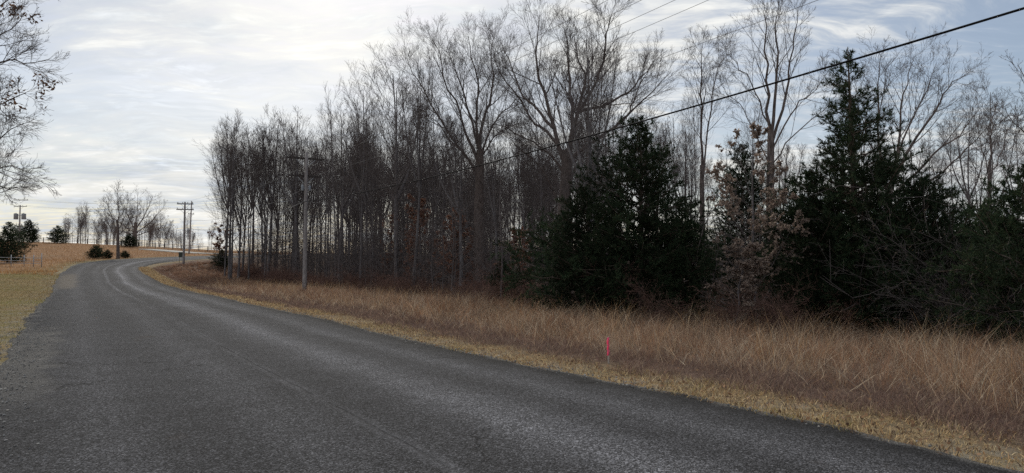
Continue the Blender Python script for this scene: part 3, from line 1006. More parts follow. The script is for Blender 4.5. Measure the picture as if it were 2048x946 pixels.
# the big individual trees: main limbs laid out one by one, twigs grown on them
def big_tree(name, label, Y, trunk, stems, seed, r, nb=(9, 6, 4, 3), lens=(0.42, 0.58, 0.6, 0.6), bury=0.3, ang=(18, 42), up=0.35, mats=(M_BARK_BIG, M_TWIG), rt=0.02, depth=1.0, leaf=None, tw=1.0, sq=1.0, y0=320):
    stems = [([(x, y if y > y0 else y0 + (y - y0) * sq) for x, y in pl_], rr_) for pl_, rr_ in stems]
    r_ = np.random.default_rng(seed)
    base = unproj(*trunk[0], Y); base[2] = g1(base[0], base[1])

    def lift(pl, dy0, dy1):
        n = len(pl)
        return [unproj(x, y, Y + dy0 + (dy1 - dy0) * (i / max(n - 1, 1)) ** 1.2) - base for i, (x, y) in enumerate(pl)]
    tp = lift(trunk, 0, 0); tp[0] = np.array([0, 0, -bury])
    tg = Geo()
    P, R = limb_set([(tp, r * 1.2, r * 0.78)])
    R[0, 0] *= 1.25
    tg.add(*tubes(P, R, 10))
    st = []
    for i, s in enumerate(stems):
        pl, rr = s
        dy = depth * r_.uniform(-2.6, 2.6)
        st.append((lift(pl, 0, dy), r * rr * 0.78, rt * 0.7))
    P, R = limb_set(st)
    P[:, 1:-1] += r_.normal(0, 0.04, P[:, 1:-1].shape)
    lg = Geo().add(*tubes(P, R, 7))
    sp_ = [dict(n=nb[0], t0=0.22, t1=0.99, lenf=lens[0], ang=ang, up=up, K=7, jit=0.14, rmul=0.5, rtip=0.007 * tw, taper=0.55, S=4),
           dict(n=nb[1], t0=0.15, t1=1.0, lenf=lens[1], ang=(18, 42), up=up * .8, K=5, jit=0.18, rmul=0.55, rtip=0.005 * tw, taper=0.5, S=3),
           dict(n=nb[2], t0=0.15, t1=1.0, lenf=lens[2], ang=(15, 38), up=up * .8, K=4, jit=0.15, rmul=0.65, rtip=0.0045 * tw, taper=0.45, S=3),
           dict(n=nb[3], t0=0.25, t1=1.0, lenf=lens[3], ang=(18, 45), up=up * .7, K=3, jit=0.13, rmul=0.7, rtip=0.004 * tw, taper=0.35, S=1)]
    cg, last = crown_levels(r_, P, R, sp_ if nb[3] else sp_[:3])
    t = thing(name, base, label, 'tree')
    obj('trunk', tg.mesh('trunk'), mats[0], t)
    obj('limbs', lg.mesh('limbs'), mats[0], t)
    obj('twigs', cg.mesh('twigs'), mats[1], t)
    if leaf:
        n_, size = leaf
        pp = pts_on(r_, last[0], 1, 0.6)
        # leaves cling on in a few clumps
        sel = patch_noise(pp[:, [0, 2]] * 1.0, 2.2, seed) > 0.9
        pp = pp[sel][:n_]
        V, q, C = leaf_quads(r_, pp, size, [(0.11, 0.065, 0.045), (0.17, 0.10, 0.065)], [3, 2])
        obj('leaves', make_mesh('leaves', V, q, attrs={'Col': ('FLOAT_COLOR', C)}), M_LEAF, t)
    return t


big_tree('spreading_tree', 'tallest bare tree with wide fanning limbs behind the left side of the dark cedars', 40,
         [(1130, 600), (1126, 500), (1128, 420), (1133, 350), (1133, 300)],
         [([(1131, 330), (1117, 285), (1104, 216), (1085, 143), (1073, 89), (1076, 32), (1079, -25)], 0.55),
          ([(1117, 285), (1090, 252), (1063, 228), (1035, 165), (1003, 120), (987, 63)], 0.36),
          ([(1108, 245), (1070, 195), (1041, 158), (1022, 95), (1003, 40)], 0.34),
          ([(1126, 345), (1105, 312), (1076, 285), (1022, 250), (985, 226)], 0.28),
          ([(1134, 310), (1145, 222), (1139, 143), (1136, 79), (1130, 10)], 0.50),
          ([(1135, 310), (1155, 206), (1171, 127), (1155, 80), (1148, 20)], 0.50),
          ([(1152, 215), (1190, 140), (1209, 73), (1215, 16), (1222, -25)], 0.36),
          ([(1157, 205), (1206, 190), (1250, 162), (1275, 136), (1294, 105), (1315, 70)], 0.34),
          ([(1131, 350), (1150, 312), (1196, 269), (1237, 235), (1275, 187), (1307, 150), (1342, 110)], 0.46),
          ([(1240, 232), (1262, 196), (1280, 140), (1306, 85)], 0.22),
          ([(1126, 420), (1108, 385), (1085, 340), (1040, 290), (1010, 262)], 0.22)], 7, 0.36, nb=(11, 7, 5, 4), lens=(0.46, 0.64, 0.72, 0.85), up=0.42, tw=0.72, sq=0.84)
big_tree('vase_shaped_tree', 'tall bare tree with many upright stems, left of the tallest spreading tree', 46,
         [(957, 590), (957, 480), (958, 400), (960, 340), (960, 300)],
         [([(960, 310), (955, 263), (952, 190), (958, 143), (943, 79), (936, 25)], 0.5),
          ([(960, 305), (968, 222), (981, 177), (987, 127), (981, 63), (992, 12)], 0.5),
          ([(959, 330), (930, 254), (917, 197), (889, 136), (882, 70), (868, 42)], 0.42),
          ([(958, 350), (905, 266), (876, 216), (854, 165), (827, 115), (815, 88)], 0.38),
          ([(960, 310), (990, 228), (1022, 190), (1041, 150)], 0.32),
          ([(957, 290), (936, 197), (917, 127), (898, 65)], 0.38),
          ([(962, 320), (985, 270), (1010, 245), (1040, 232)], 0.25),
          ([(958, 360), (935, 315), (905, 280), (880, 240), (850, 205)], 0.28)], 8, 0.31, nb=(12, 7, 5, 4), lens=(0.46, 0.64, 0.72, 0.85), up=0.45, tw=0.72, sq=0.84)
big_tree('budding_tree', 'tall thin-stemmed bare tree between the cedars, crossed by the thick black cable', 31,
         [(1540, 640), (1540, 480), (1541, 340), (1542, 262)],
         [([(1542, 280), (1535, 185), (1533, 92), (1531, 18), (1530, -25)], 0.62),
          ([(1542, 270), (1552, 166), (1557, 92), (1550, 20), (1556, -15)], 0.6),
          ([(1543, 285), (1572, 178), (1577, 111), (1587, 44), (1596, -5)], 0.55),
          ([(1540, 270), (1513, 178), (1480, 111), (1455, 72)], 0.3),
          ([(1543, 300), (1587, 207), (1624, 170), (1664, 110)], 0.32),
          ([(1540, 330), (1505, 250), (1475, 190), (1440, 150)], 0.25),
          ([(1543, 330), (1600, 250), (1650, 205), (1690, 150)], 0.25)], 9, 0.17, nb=(10, 6, 4, 3), lens=(0.42, 0.60, 0.68, 0.8), tw=0.65, sq=0.90, rt=0.01, depth=0.7)
big_tree('fanning_tree', 'bare tree with long limbs fanning right behind the pointed cedar', 30,
         [(1770, 640), (1772, 500), (1776, 420), (1780, 370)],
         [([(1778, 400), (1794, 303), (1801, 222), (1816, 148), (1829, 94)], 0.6),
          ([(1780, 380), (1827, 281), (1875, 207), (1898, 159), (1932, 136)], 0.55),
          ([(1780, 400), (1860, 314), (1923, 259), (1962, 203)], 0.5),
          ([(1778, 430), (1880, 350), (1940, 290), (1985, 238)], 0.42),
          ([(1776, 400), (1757, 259), (1757, 166), (1762, 94)], 0.5),
          ([(1778, 390), (1740, 280), (1715, 200), (1690, 150)], 0.3),
          ([(1780, 370), (1812, 262), (1850, 180), (1872, 110)], 0.42)], 10, 0.17, nb=(11, 6, 4, 3), lens=(0.40, 0.60, 0.68, 0.8), tw=0.65, sq=0.92, rt=0.009, depth=0.8)
big_tree('slim_tree', 'slim bare two-stemmed tree right of the left dark cedar', 36,
         [(1404, 630), (1405, 500), (1404, 400), (1404, 330)],
         [([(1404, 340), (1403, 222), (1402, 140), (1406, 92)], 0.7),
          ([(1406, 360), (1416, 260), (1434, 150), (1447, 108)], 0.55)], 12, 0.13, nb=(18, 6, 4, 3), lens=(0.34, 0.6, 0.7, 0.85), tw=0.65, rt=0.012, depth=0.5)
big_tree('slim_tree', 'slim bare tree near the right edge, beyond the brushy thicket', 34,
         [(1980, 650), (1980, 500), (1979, 400), (1979, 330)],
         [([(1979, 340), (1983, 259), (1990, 205)], 0.7), ([(1979, 360), (1960, 280), (1948, 230)], 0.4), ([(1979, 360), (2010, 280), (2030, 225)], 0.4)],
         13, 0.10, tw=0.65, nb=(14, 6, 4, 3), lens=(0.30, 0.45, 0.5, 0.5), rt=0.01, depth=0.5)
big_tree('edge_tree', 'bare tree at the right edge of the picture, mostly out of view', 17,
         [(2150, 720), (2140, 500), (2130, 380), (2125, 330)],
         [([(2125, 340), (2090, 250), (2060, 190), (2036, 130)], 0.6), ([(2127, 360), (2090, 300), (2050, 262), (2010, 215)], 0.5),
          ([(2127, 340), (2130, 200), (2120, 100), (2125, 0)], 0.7), ([(2126, 380), (2080, 340), (2040, 310)], 0.4)],
         14, 0.10, tw=0.5, nb=(7, 5, 3, 3), rt=0.007, depth=0.4)
big_tree('overhanging_oak', 'bare oak at the left edge reaching into view with a few brown leaves', 15,
         [(-330, 700), (-335, 560), (-335, 450), (-335, 330), (-330, 200)],
         [([(-330, 250), (-150, 160), (-30, 50), (10, 5), (55, -30)], 0.34),
          ([(-330, 330), (-150, 205), (-30, 110), (5, 66), (48, 26)], 0.34),
          ([(-333, 350), (-150, 235), (-20, 142), (30, 124), (100, 118)], 0.34),
          ([(-335, 400), (-150, 290), (-20, 222), (10, 205), (52, 186)], 0.32),
          ([(-335, 430), (-150, 360), (-20, 305), (5, 270), (48, 246)], 0.30),
          ([(-335, 450), (-150, 400), (-20, 345), (10, 330), (62, 346)], 0.30),
          ([(-335, 470), (-150, 430), (-20, 385), (5, 372), (34, 376)], 0.26),
          ([(-330, 200), (-300, 50), (-260, -150), (-240, -300)], 0.6), ([(-330, 220), (-420, 60), (-520, -100)], 0.5), ([(-335, 350), (-480, 250), (-620, 150)], 0.4)],
         15, 0.14, nb=(15, 6, 4, 2), lens=(0.21, 0.62, 0.75, 0.85), ang=(25, 55), up=0.25, rt=0.008, depth=0.5, leaf=(330, 0.09), tw=0.45)
big_tree('roadside_tree', 'bare tree with a dark trunk standing beside the bend of the road', 101,
         [(236, 521), (236, 490), (236, 460), (234, 440)],
         [([(235, 462), (238, 430), (236, 400), (234, 374)], 0.6), ([(235, 470), (222, 430), (212, 400)], 0.45), ([(235, 465), (250, 430), (256, 398)], 0.45),
          ([(235, 480), (215, 445), (200, 425)], 0.35), ([(235, 475), (258, 445), (268, 425)], 0.35)],
         16, 0.20, nb=(12, 6, 4, 5), lens=(0.5, 0.55, 0.6, 0.6), rt=0.02, depth=0.8)
big_tree('hilltop_oak', 'broad round-crowned bare oak on the hilltop behind the fence', 165,
         [(270, 491), (270, 470), (271, 452), (272, 445)],
         [([(271, 458), (274, 425), (276, 386)], 0.5), ([(271, 462), (255, 430), (238, 400)], 0.45), ([(271, 460), (292, 425), (306, 392)], 0.5),
          ([(271, 468), (300, 445), (328, 415)], 0.45), ([(271, 466), (245, 450), (222, 432)], 0.4), ([(271, 472), (300, 462), (325, 455)], 0.35), ([(271, 470), (250, 464), (232, 460)], 0.3)],
         17, 0.42, nb=(13, 6, 4, 5), lens=(0.5, 0.55, 0.6, 0.6), ang=(25, 55), rt=0.03, depth=1.6)

# far trees behind the hilltop fence
rf = np.random.default_rng(77)
for i in range(120):
    px = 128 + 310 * rf.uniform(0, 1)
    Y = rf.uniform(176, 235)
    p = unproj(px, 490, Y)
    clump = 0.5 + 0.5 * math.sin(px * 0.045 + 1.0)
    hgt_ = (rf.uniform(4.0, 8.0) + 3.0 * clump * rf.uniform(0.3, 1)) * (1.0 if px < 350 else 0.85)
    zone = 'left of' if px < 225 else ('around' if px < 315 else 'right of')
    if rf.uniform() < 0.42:
        me_, h0, wd_ = sap[rf.integers(2)][:2], 7.0, rf.uniform(0.9, 1.4)
        hgt_ *= 0.75
    else:
        me_, h0, wd_ = protos[5] if rf.uniform() < 0.7 else protos[rf.integers(5)], 12.5, rf.uniform(0.9, 1.5)
    sc = hgt_ / h0
    place_tree(me_, 'bare_tree', (p[0], p[1], g1(p[0], p[1])),
               'bare tree in the distant row behind the hilltop fence, ' + zone + ' the round-crowned oak', 'tree',
               'distant trees behind the fence, ' + zone + ' the oak', rf.uniform(0, 6.28), (sc * wd_, sc * wd_, sc), mats=(M_BARK, M_TWIG) if h0 > 10 else (M_TWIG, M_TWIG))


# ------------------------------------------------------------------ cedars
def cedar_proto(seed, H, prof, nl=110, dens=1.0, leaf=0.105, spire=0.0):
    """prof: (height fraction, radius) pairs"""
    r_ = np.random.default_rng(seed)
    wob = np.cumsum(r_.normal(0, 0.03, (7, 2)), 0)
    P, R = limb_set([([(wob[i, 0] - wob[0, 0], wob[i, 1] - wob[0, 1], H * i / 6.0 - 0.15 * (i == 0)) for i in range(7)], 0.022 * H, 0.012)])
    tg = Geo().add(*tubes(P, R, 8))
    tt = np.linspace(0.03, 0.985, 400)
    wgt = np.interp(tt, [a for a, b in prof], [b for a, b in prof]) + 0.55
    cw = np.cumsum(wgt); cw /= cw[-1]
    t = np.interp((np.arange(nl) + r_.uniform(0, 1, nl)) / nl, cw, tt)
    rad = np.interp(t, [a for a, b in prof], [b for a, b in prof])
    az = np.arange(nl) * 2.4 + r_.normal(0, .4, nl)
    side = 1 + 0.22 * np.sin(az + seed) + 0.15 * np.sin(az * 2 + seed * 2 + t * 9)
    L = rad * side * r_.uniform(0.62, 1.22, nl)
    f = t * 11; i = np.minimum(f.astype(int), 10)
    st = P[0, i] + (P[0, i + 1] - P[0, i]) * (f - i)[:, None]
    el = np.radians(r_.uniform(-6, 24, nl) + 30 * t ** 2)
    d = np.stack([np.cos(az) * np.cos(el), np.sin(az) * np.cos(el), np.sin(el)], -1)
    pts = [st]; p = st
    for s_ in range(6):
        p = p + d * (L / 6)[:, None]; pts.append(p)
        d = nrm(d + np.array([0, 0, 0.05]) + r_.normal(0, .10, d.shape))
    LP = np.stack(pts, 1)
    LR = (0.010 + 0.010 * L)[:, None] * np.linspace(1, 0.25, 7)[None]
    lg = Geo().add(*tubes(LP, LR, 4))
    P2_, R2_ = grow(r_, LP, LR, 8, 0.15, 1.0, 0.42, (28, 60), 0.12, 5, 0.2, 0.5, 0.004, 0.55)
    lg.add(*tubes(P2_, R2_, 1))
    P3_, R3_ = grow(r_, P2_, R2_, 4, 0.15, 1.0, 0.50, (25, 55), 0.2, 4, 0.2, 0.6, 0.003, 0.4)
    # sprays: narrow pointed blades crowding every shoot, as many as it is long
    tot = int(100000 * dens)
    ALL = [P3_, P2_[:, [0, 1, 3, 4]]]
    PA = np.concatenate(ALL)
    ln_ = np.linalg.norm(PA[:, -1] - PA[:, 0], axis=1)
    ch = r_.choice(len(PA), tot, p=ln_ / ln_.sum())
    pp = pts_on(r_, PA[ch], 1, 0.05)
    dirs = nrm(PA[ch, -1] - PA[ch, 0])
    n = len(pp)
    dd = nrm(dirs * 0.8 + r_.normal(0, .55, (n, 3)) + np.array([0, 0, 0.25]))
    s_ = nrm(np.cross(dd, r_.normal(0, 1, (n, 3))))
    ln = leaf * r_.uniform(0.6, 1.4, (n, 1))
    V = np.stack([pp - s_ * ln * .085, pp + s_ * ln * .085, pp + dd * ln], 1).reshape(-1, 3)
    q = np.arange(n * 3).reshape(n, 3)
    C = palette(r_, n, [(0.032, 0.054, 0.030), (0.044, 0.068, 0.036), (0.066, 0.090, 0.042), (0.080, 0.070, 0.042)], [5, 4, 2.5, 0.8])
    tone = 0.85 + 0.35 * np.clip(patch_noise(pp * 1.0, 2.0, seed), -1, 1)[:, None]
    C = np.clip(C * tone, 0.01, 1)
    C = np.concatenate([np.repeat(C, 3, 0), np.ones((n * 3, 1))], 1)
    return tg.mesh('trunk'), lg.mesh('limbs'), make_mesh('foliage', V, None, q, attrs={'Col': ('FLOAT_COLOR', C)})


def place_cedar(meshes, px, py, Y, label, rz=0.0, sc=1.0, group=None, dz=0.0):
    p = unproj(px, py, Y)
    return place_tree(meshes, 'cedar_tree', (p[0], p[1], g1(p[0], p[1]) + dz), label, 'cedar', group, rz, sc,
                      mats=(M_CBARK, M_CBARK, M_CEDAR), parts=('trunk', 'limbs', 'foliage'))


# heights follow from the photo: (530 - top) / F * Y + 1.6 + 0.4
cedA = cedar_proto(301, 7.5, [(0, 1.6), (0.1, 2.2), (0.35, 2.2), (0.55, 1.9), (0.7, 1.5), (0.85, 0.95), (0.95, 0.5), (1, 0.2)], 150, 1.5)
cedB = cedar_proto(302, 4.7, [(0, 1.9), (0.15, 2.5), (0.4, 2.4), (0.65, 1.75), (0.85, 0.95), (1, 0.2)], 130, 1.35)
cedC = cedar_proto(303, 8.8, [(0, 1.9), (0.1, 2.7), (0.3, 2.6), (0.45, 2.15), (0.6, 1.5), (0.72, 1.0), (0.82, 0.68), (0.92, 0.38), (1, 0.12)], 190, 1.8)
cedD = cedar_proto(304, 5.5, [(0, 1.7), (0.15, 2.3), (0.4, 2.15), (0.65, 1.5), (0.85, 0.8), (1, 0.12)], 130, 1.35)
place_cedar(cedA, 1283, 640, 27, 'tall dark cedar with a blunt top right of the tallest bare tree', 0.3, 1.0)
place_cedar(cedB, 1180, 640, 27.5, 'low broad dark cedar left of the blunt-topped tall cedar', 1.2, 1.0)
place_cedar(cedC, 1716, 650, 22.5, 'tall pointed dark cedar with a narrow spire, right of centre', 0.8, 1.0)
place_cedar(cedD, 1632, 650, 22.8, 'dark cedar pressed against the left side of the pointed cedar', 2.2, 0.92)
place_cedar(cedB, 1838, 660, 21.5, 'dark cedar pressed against the right side of the pointed cedar', 3.9, 0.95)
place_cedar(cedD, 2062, 680, 17.0, 'dark cedar cut off by the right edge of the picture', 4.4, 0.80)
place_cedar(cedA, 1482, 630, 31, 'narrow dark cedar standing behind the tree with pale brown leaves', 1.9, (0.75, 0.75, 0.95))
place_cedar(cedD, 1365, 630, 28, 'dark cedar filling the gap right of the blunt-topped cedar', 5.1, (0.8, 0.8, 0.85))
place_cedar(cedD, 1003, 585, 36, 'small cedar sapling in front of the wood between the two big trees', 0.2, (0.36, 0.36, 0.42))
place_cedar(cedB, 446, 530, 88, 'small dark cedar at the far left tip of the wood by the road', 2.0, 0.45)
place_cedar(cedD, 14, 535, 86, 'large dark cedar behind the metal pipe fence at the left edge', 1.0, (0.85, 0.85, 0.88))
place_cedar(cedB, 60, 485, 160, 'rounded dark cedar on the hilltop right of the pole with transformers', 2.6, (1.0, 1.0, 1.0))
place_cedar(cedD, 114, 486, 160, 'conical dark cedar standing alone on the hilltop field', 0.5, (0.95, 0.95, 0.72))
place_cedar(cedB, 192, 524, 100, 'low dark cedar bush on the outside of the bend', 0.9, (0.50, 0.50, 0.40))
place_cedar(cedD, 216, 523, 101, 'small cedar shrub between the cedar bush and the roadside tree', 4.0, (0.35, 0.35, 0.24))
place_cedar(cedB, 251, 519, 104, 'small cedar shrub right of the roadside tree by the bend', 2.9, (0.34, 0.34, 0.22))
place_cedar(cedD, 260, 492, 160, 'dark cedar at the foot of the round-crowned hilltop oak', 3.1, (0.85, 0.85, 0.55))


# ------------------------------------------------------------------ trees that kept their dead leaves
def leafy(name, label, px, py, Y, H, seed, n_per, cols, wts, size, sc=(1, 1, 1), sel=0.0):
    r_ = np.random.default_rng(seed)
    tm, cm, last = sapling_proto(seed, H, 0.012 * H)
    pp = pts_on(r_, last[0], n_per, 0.3)
    pp = pp[patch_noise(pp, 1.6, seed) > sel]
    V, q, C = leaf_quads(r_, pp, size, cols, wts, droop=0.9)
    p = unproj(px, py, Y)
    t = thing(name, (p[0], p[1], g1(p[0], p[1])), label, 'tree', None, r_.uniform(0, 6), sc)
    obj('trunk', tm, M_BARK, t); obj('branches', cm, M_TWIG, t)
    obj('leaves', make_mesh('leaves', V, q, attrs={'Col': ('FLOAT_COLOR', C)}), M_LEAF, t)


PALE = [(0.29, 0.225, 0.185), (0.39, 0.31, 0.26), (0.21, 0.155, 0.13)]
RED = [(0.24, 0.125, 0.09), (0.31, 0.165, 0.11), (0.19, 0.11, 0.085)]
leafy('beech_tree', 'small tree with clinging pale brown dead leaves between the dark cedars', 1518, 640, 22.6, 6.0, 401, 16, PALE, [4, 3, 3], 0.085, (1.15, 1.15, 1.0), -0.35)
leafy('beech_tree', 'low shrubby tree with pale brown leaves at the foot of the beech, beside tall grass', 1468, 650, 21.8, 3.2, 402, 12, PALE, [4, 3, 3], 0.08, (1.3, 1.3, 0.8), 0.0)
leafy('oak_sapling', 'young oak with rusty red dead leaves left of the big upright-stemmed tree', 838, 585, 50, 6.4, 403, 12, RED, [4, 3, 3], 0.12, (1.1, 1.1, 1.0), -0.1)
leafy('oak_sapling', 'young oak with rusty red dead leaves directly in front of the upright-stemmed tree', 925, 590, 46, 5.2, 404, 12, RED, [4, 3, 3], 0.12, (1.2, 1.2, 1), 0.1)
leafy('oak_sapling', 'young oak with sparse rusty leaves right of the roadside utility pole', 775, 580, 56, 5.5, 405, 8, RED, [4, 3, 3], 0.12, (1.1, 1.1, 1), 0.2)
leafy('oak_sapling', 'young oak with rusty leaves at the far left tip of the wood', 438, 530, 93, 5.0, 406, 12, RED, [4, 3, 3], 0.14, (1.2, 1.2, 1), -0.2)
leafy('oak_sapling', 'small rusty-leaved oak between the upright-stemmed tree and the cedars', 1040, 595, 38, 3.8, 407, 8, RED, [4, 3, 3], 0.10, (1.1, 1.1, 1), 0.1)


# ------------------------------------------------------------------ brushy shrubs
def shrub_proto(seed, n_stem, L, leafn, cols):
    r_ = np.random.default_rng(seed)
    az = r_.uniform(0, 6.28, n_stem); el = np.radians(r_.uniform(48, 86, n_stem))
    st = np.column_stack([r_.normal(0, .3, (n_stem, 2)), np.full(n_stem, -0.05)])
    d = np.stack([np.cos(az) * np.cos(el), np.sin(az) * np.cos(el), np.sin(el)], -1)
    ln = L * r_.uniform(0.6, 1.15, n_stem)
    pts = [st]; p = st
    for s_ in range(8):
        p = p + d * (ln / 8)[:, None]; pts.append(p)
        d = nrm(d + np.stack([np.cos(az) * .10, np.sin(az) * .10, np.full(n_stem, -0.09)], -1) + r_.normal(0, .10, d.shape))
    P = np.stack(pts, 1); R = np.linspace(0.011, 0.003, 9)[None] * r_.uniform(0.7, 1.3, (n_stem, 1))
    g = Geo().add(*tubes(P, R, 3))
    P1, R1 = grow(r_, P, R, 8, 0.15, 1, 0.32, (25, 70), 0.1, 5, 0.3, 0.6, 0.003, 0.4)
    g.add(*tubes(P1, R1, 3))
    P2_, R2_ = grow(r_, P1, R1, 4, 0.2, 1, 0.5, (25, 65), 0.0, 3, 0.3, 0.7, 0.0028, 0.4)
    g.add(*tubes(P2_, R2_, 3))
    pp = pts_on(r_, P2_, 2, 0.2)
    pp = pp[r_.uniform(0, 1, len(pp)) < leafn]
    V, q, C = leaf_quads(r_, pp, 0.05, cols, [1] * len(cols))
    return g.mesh('stems'), make_mesh('leaves', V, q, attrs={'Col': ('FLOAT_COLOR', C)})


OLIVE = [(0.10, 0.085, 0.04), (0.07, 0.065, 0.035), (0.14, 0.09, 0.06)]
BRN = [(0.15, 0.085, 0.065), (0.11, 0.07, 0.055), (0.20, 0.12, 0.09)]
shr = [shrub_proto(501, 26, 3.4, 0.35, OLIVE), shrub_proto(502, 24, 1.5, 0.4, BRN), shrub_proto(503, 22, 2.4, 0.25, BRN), shrub_proto(504, 22, 2.4, 0.3, BRN)]
rs = np.random.default_rng(9)
for px, Y, j, sc in ((1915, 19.5, 0, 1.0), (1960, 19, 0, 1.05), (2010, 18, 0, 0.95), (2055, 17, 0, 1.0), (1935, 21.5, 2, 1.3), (1995, 20.5, 0, 1.1), (1890, 22.5, 2, 1.2)):
    p = unproj(px, 660, Y)
    place_tree(shr[j], 'shrub', (p[0], p[1], g1(p[0], p[1])), 'tangled olive-brown shrub in the thicket at the right edge, beside the cedars', 'shrub',
               'thicket shrubs at the right edge', rs.uniform(0, 6.28), sc, mats=(M_TWIG, M_LEAF), parts=('stems', 'leaves'))
for i in range(150):
    s = rs.uniform(2, 92); o = 6.37 + rs.uniform(9.5, 13.5)
    p = so(s, o)
    px, _ = to_px(p[0], p[1], 0)
    if px < 450 or px > 1900 or p[1] < 18 or float(d_right(p[None])[0]) < 9.0: continue
    zone = 'under the dark cedars' if px > 1180 else ('below the two big trees' if px > 850 else ('right of the roadside pole' if px > 610 else 'left of the roadside pole'))
    if px > 1180 and i % 2: continue
    j = 1 if rs.uniform() < 0.7 else 3
    place_tree(shr[j], 'bramble', (p[0], p[1], g1(*p)), 'low reddish-brown bramble along the foot of the wood, ' + zone, 'bramble',
               'brambles ' + zone, rs.uniform(0, 6.28), rs.uniform(0.6, 1.1), mats=(M_CANE, M_LEAF), parts=('stems', 'leaves'))


# ------------------------------------------------------------------ utility poles
def insulator(g, p):
    g.tube([p, p + [0, 0, .05], p + [0, 0, .06], p + [0, 0, .13], p + [0, 0, .17]], [0.015, 0.015, 0.05, 0.055, 0.02], 8)


def utility_pole(px, py, Y, top, label, arms, arm_dir, r=0.14, lean=(0, 0), transformer=None):
    base = unproj(px, py, Y)
    base[2] = g1(base[0], base[1])
    H = unproj(px, top, Y)[2] - base[2]
    t = thing('utility_pole', base, label, 'utility pole')
    lx, ly = lean
    obj('pole', Geo().tube([(lx * f * H, ly * f * H, -0.3 + (H + 0.3) * f) for f in np.linspace(0, 1, 9)], np.linspace(r, r * 0.66, 9), 14).mesh('pole'), M_POLE, t)
    ad = np.array([arm_dir[0], arm_dir[1], 0.0]); ad /= np.linalg.norm(ad)
    fw = np.array([ad[1], -ad[0], 0])
    att = []
    for zf, half, nins in arms:
        c = np.array([lx * zf, ly * zf, zf]) - fw * (r * 0.75 + 0.045)
        a = obj('crossarm', Geo().box(c, (half * 2, 0.09, 0.12), ad).mesh('crossarm', False), M_ARM, t)
        for sg in (-1, 1):
            obj('brace', Geo().box(c + ad * sg * half * 0.28 + [0, 0, -0.30], (half * 0.85, 0.012, 0.035), ad * sg * half * 0.56 + np.array([0, 0, 0.55])).mesh('brace', False), M_STEEL, t)
        row = []
        for e in np.linspace(-half + 0.1, half - 0.1, nins):
            if abs(e) < 0.2: continue
            g = Geo(); ip = c + ad * e + [0, 0, 0.06]
            insulator(g, ip)
            obj('insulator', g.mesh('insulator'), M_GLASS, a)
            row.append(base + ip + [0, 0, 0.15])
        att.append(row)
    for zf, off, rr, hh_ in transformer or []:
        c = np.array([lx * zf, ly * zf, zf]) + ad * off
        pr = [rr * .9, rr, rr, rr * .98, rr * .55, rr * .2]
        zz_ = [0, .04, hh_, hh_ + .03, hh_ + .10, hh_ + .12]
        tr_ = obj('transformer', Geo().tube([c + [0, 0, q] for q in zz_], pr, 14).mesh('transformer'), M_GREY, t)
        g = Geo()
        g.tube([c + [0, 0, hh_ + .08], c + [0, 0, hh_ + .14], c + [0, 0, hh_ + .26]], [.03, .045, .02], 8)
        obj('bushing', g.mesh('bushing'), M_GLASS, tr_)
        obj('mounting_bracket', Geo().box(c - ad * off * 0.5 + [0, 0, hh_ * .7], (abs(off), 0.05, 0.08), ad).mesh('mounting_bracket', False), M_STEEL, t)
    return t, base, H, att


RN = (N[0], N[1])
p1, b1, H1, a1 = utility_pole(609, 587, 48, 305, 'tall grey wooden utility pole standing in the tall grass before the wood',
                              [(8.92, 1.25, 4), (7.75, 1.05, 3)], RN, 0.15, lean=(0.004, 0.0), transformer=[(6.75, -0.24, 0.09, 0.30), (6.75, 0.24, 0.08, 0.28)])
p2, b2, H2, a2 = utility_pole(367, 530, 90, 404, 'wooden utility pole with two crossarms on the inside of the bend',
                              [(7.55, 0.95, 4), (6.85, 1.0, 4)], (0.98, 0.2), 0.15, lean=(0.006, 0))
p3, b3, H3, a3 = utility_pole(38, 500, 150, 410, 'distant utility pole carrying two grey transformers at the left edge',
                              [(9.0, 1.4, 4), (7.7, 1.2, 4)], (1, 0.1), 0.17, transformer=[(5.0, -0.75, 0.42, 1.15), (5.0, 0.75, 0.42, 1.15)])
p4, b4, H4, a4 = utility_pole(378, 500, 128, 402, 'farther slanting utility pole just behind the pole in the bend',
                              [(7.0, 0.5, 2)], (0.9, 0.3), 0.14, lean=(0.035, 0), transformer=[(3.6, -0.3, 0.16, 0.6)])


def cable(name, a, b, sag, r, mat, label, cat='cable', K=40, group=None):
    a, b = np.asarray(a, float), np.asarray(b, float)
    f = np.linspace(0, 1, K)[:, None]
    P = a + (b - a) * f
    P[:, 2] -= (4 * sag * f * (1 - f))[:, 0]
    c = P.mean(0)
    o = obj(name, Geo().tube(P - c, r, 6).mesh(name), mat, loc=c)
    tag(o, label, cat, group)
    return o


back = np.array([-D[0], -D[1], 0]) * 62.0     # the next pole stands behind the photographer
side = np.array([N[0], N[1], 0])
t1 = b1 - side * 0.15
cable('telephone_cable', t1 + [0, 0, 6.02], t1 + [0, 0, 7.05] + back, 0.88, 0.021, M_CABLE, 'thick black cable running from the roadside pole up to the top right corner')
for j, (row, tag_) in enumerate(((a1[0], 'upper crossarm'), (a1[1], 'lower crossarm'))):
    for i, ip in enumerate(row):
        if j == 1 and i == 0: continue
        cable('power_line', ip, ip + back + [0, 0, 0.5], 0.55, 0.006, M_WIRE, 'thin power line from the ' + tag_ + ' of the roadside pole toward the upper right', 'wire',
              group='power lines right of the roadside pole, ' + tag_)
for row1, row2, nm in ((a1[0], a2[0], 'upper'), (a1[1], a2[1], 'lower')):
    for i, (q1, q2) in enumerate(zip((row1[0], row1[-1]), (row2[0], row2[-1]))):
        cable('power_line', q1, q2, 0.7, 0.006, M_WIRE, 'thin power line from the roadside pole to the ' + nm + ' crossarm in the bend', 'wire', group='power lines to the bend, ' + nm)
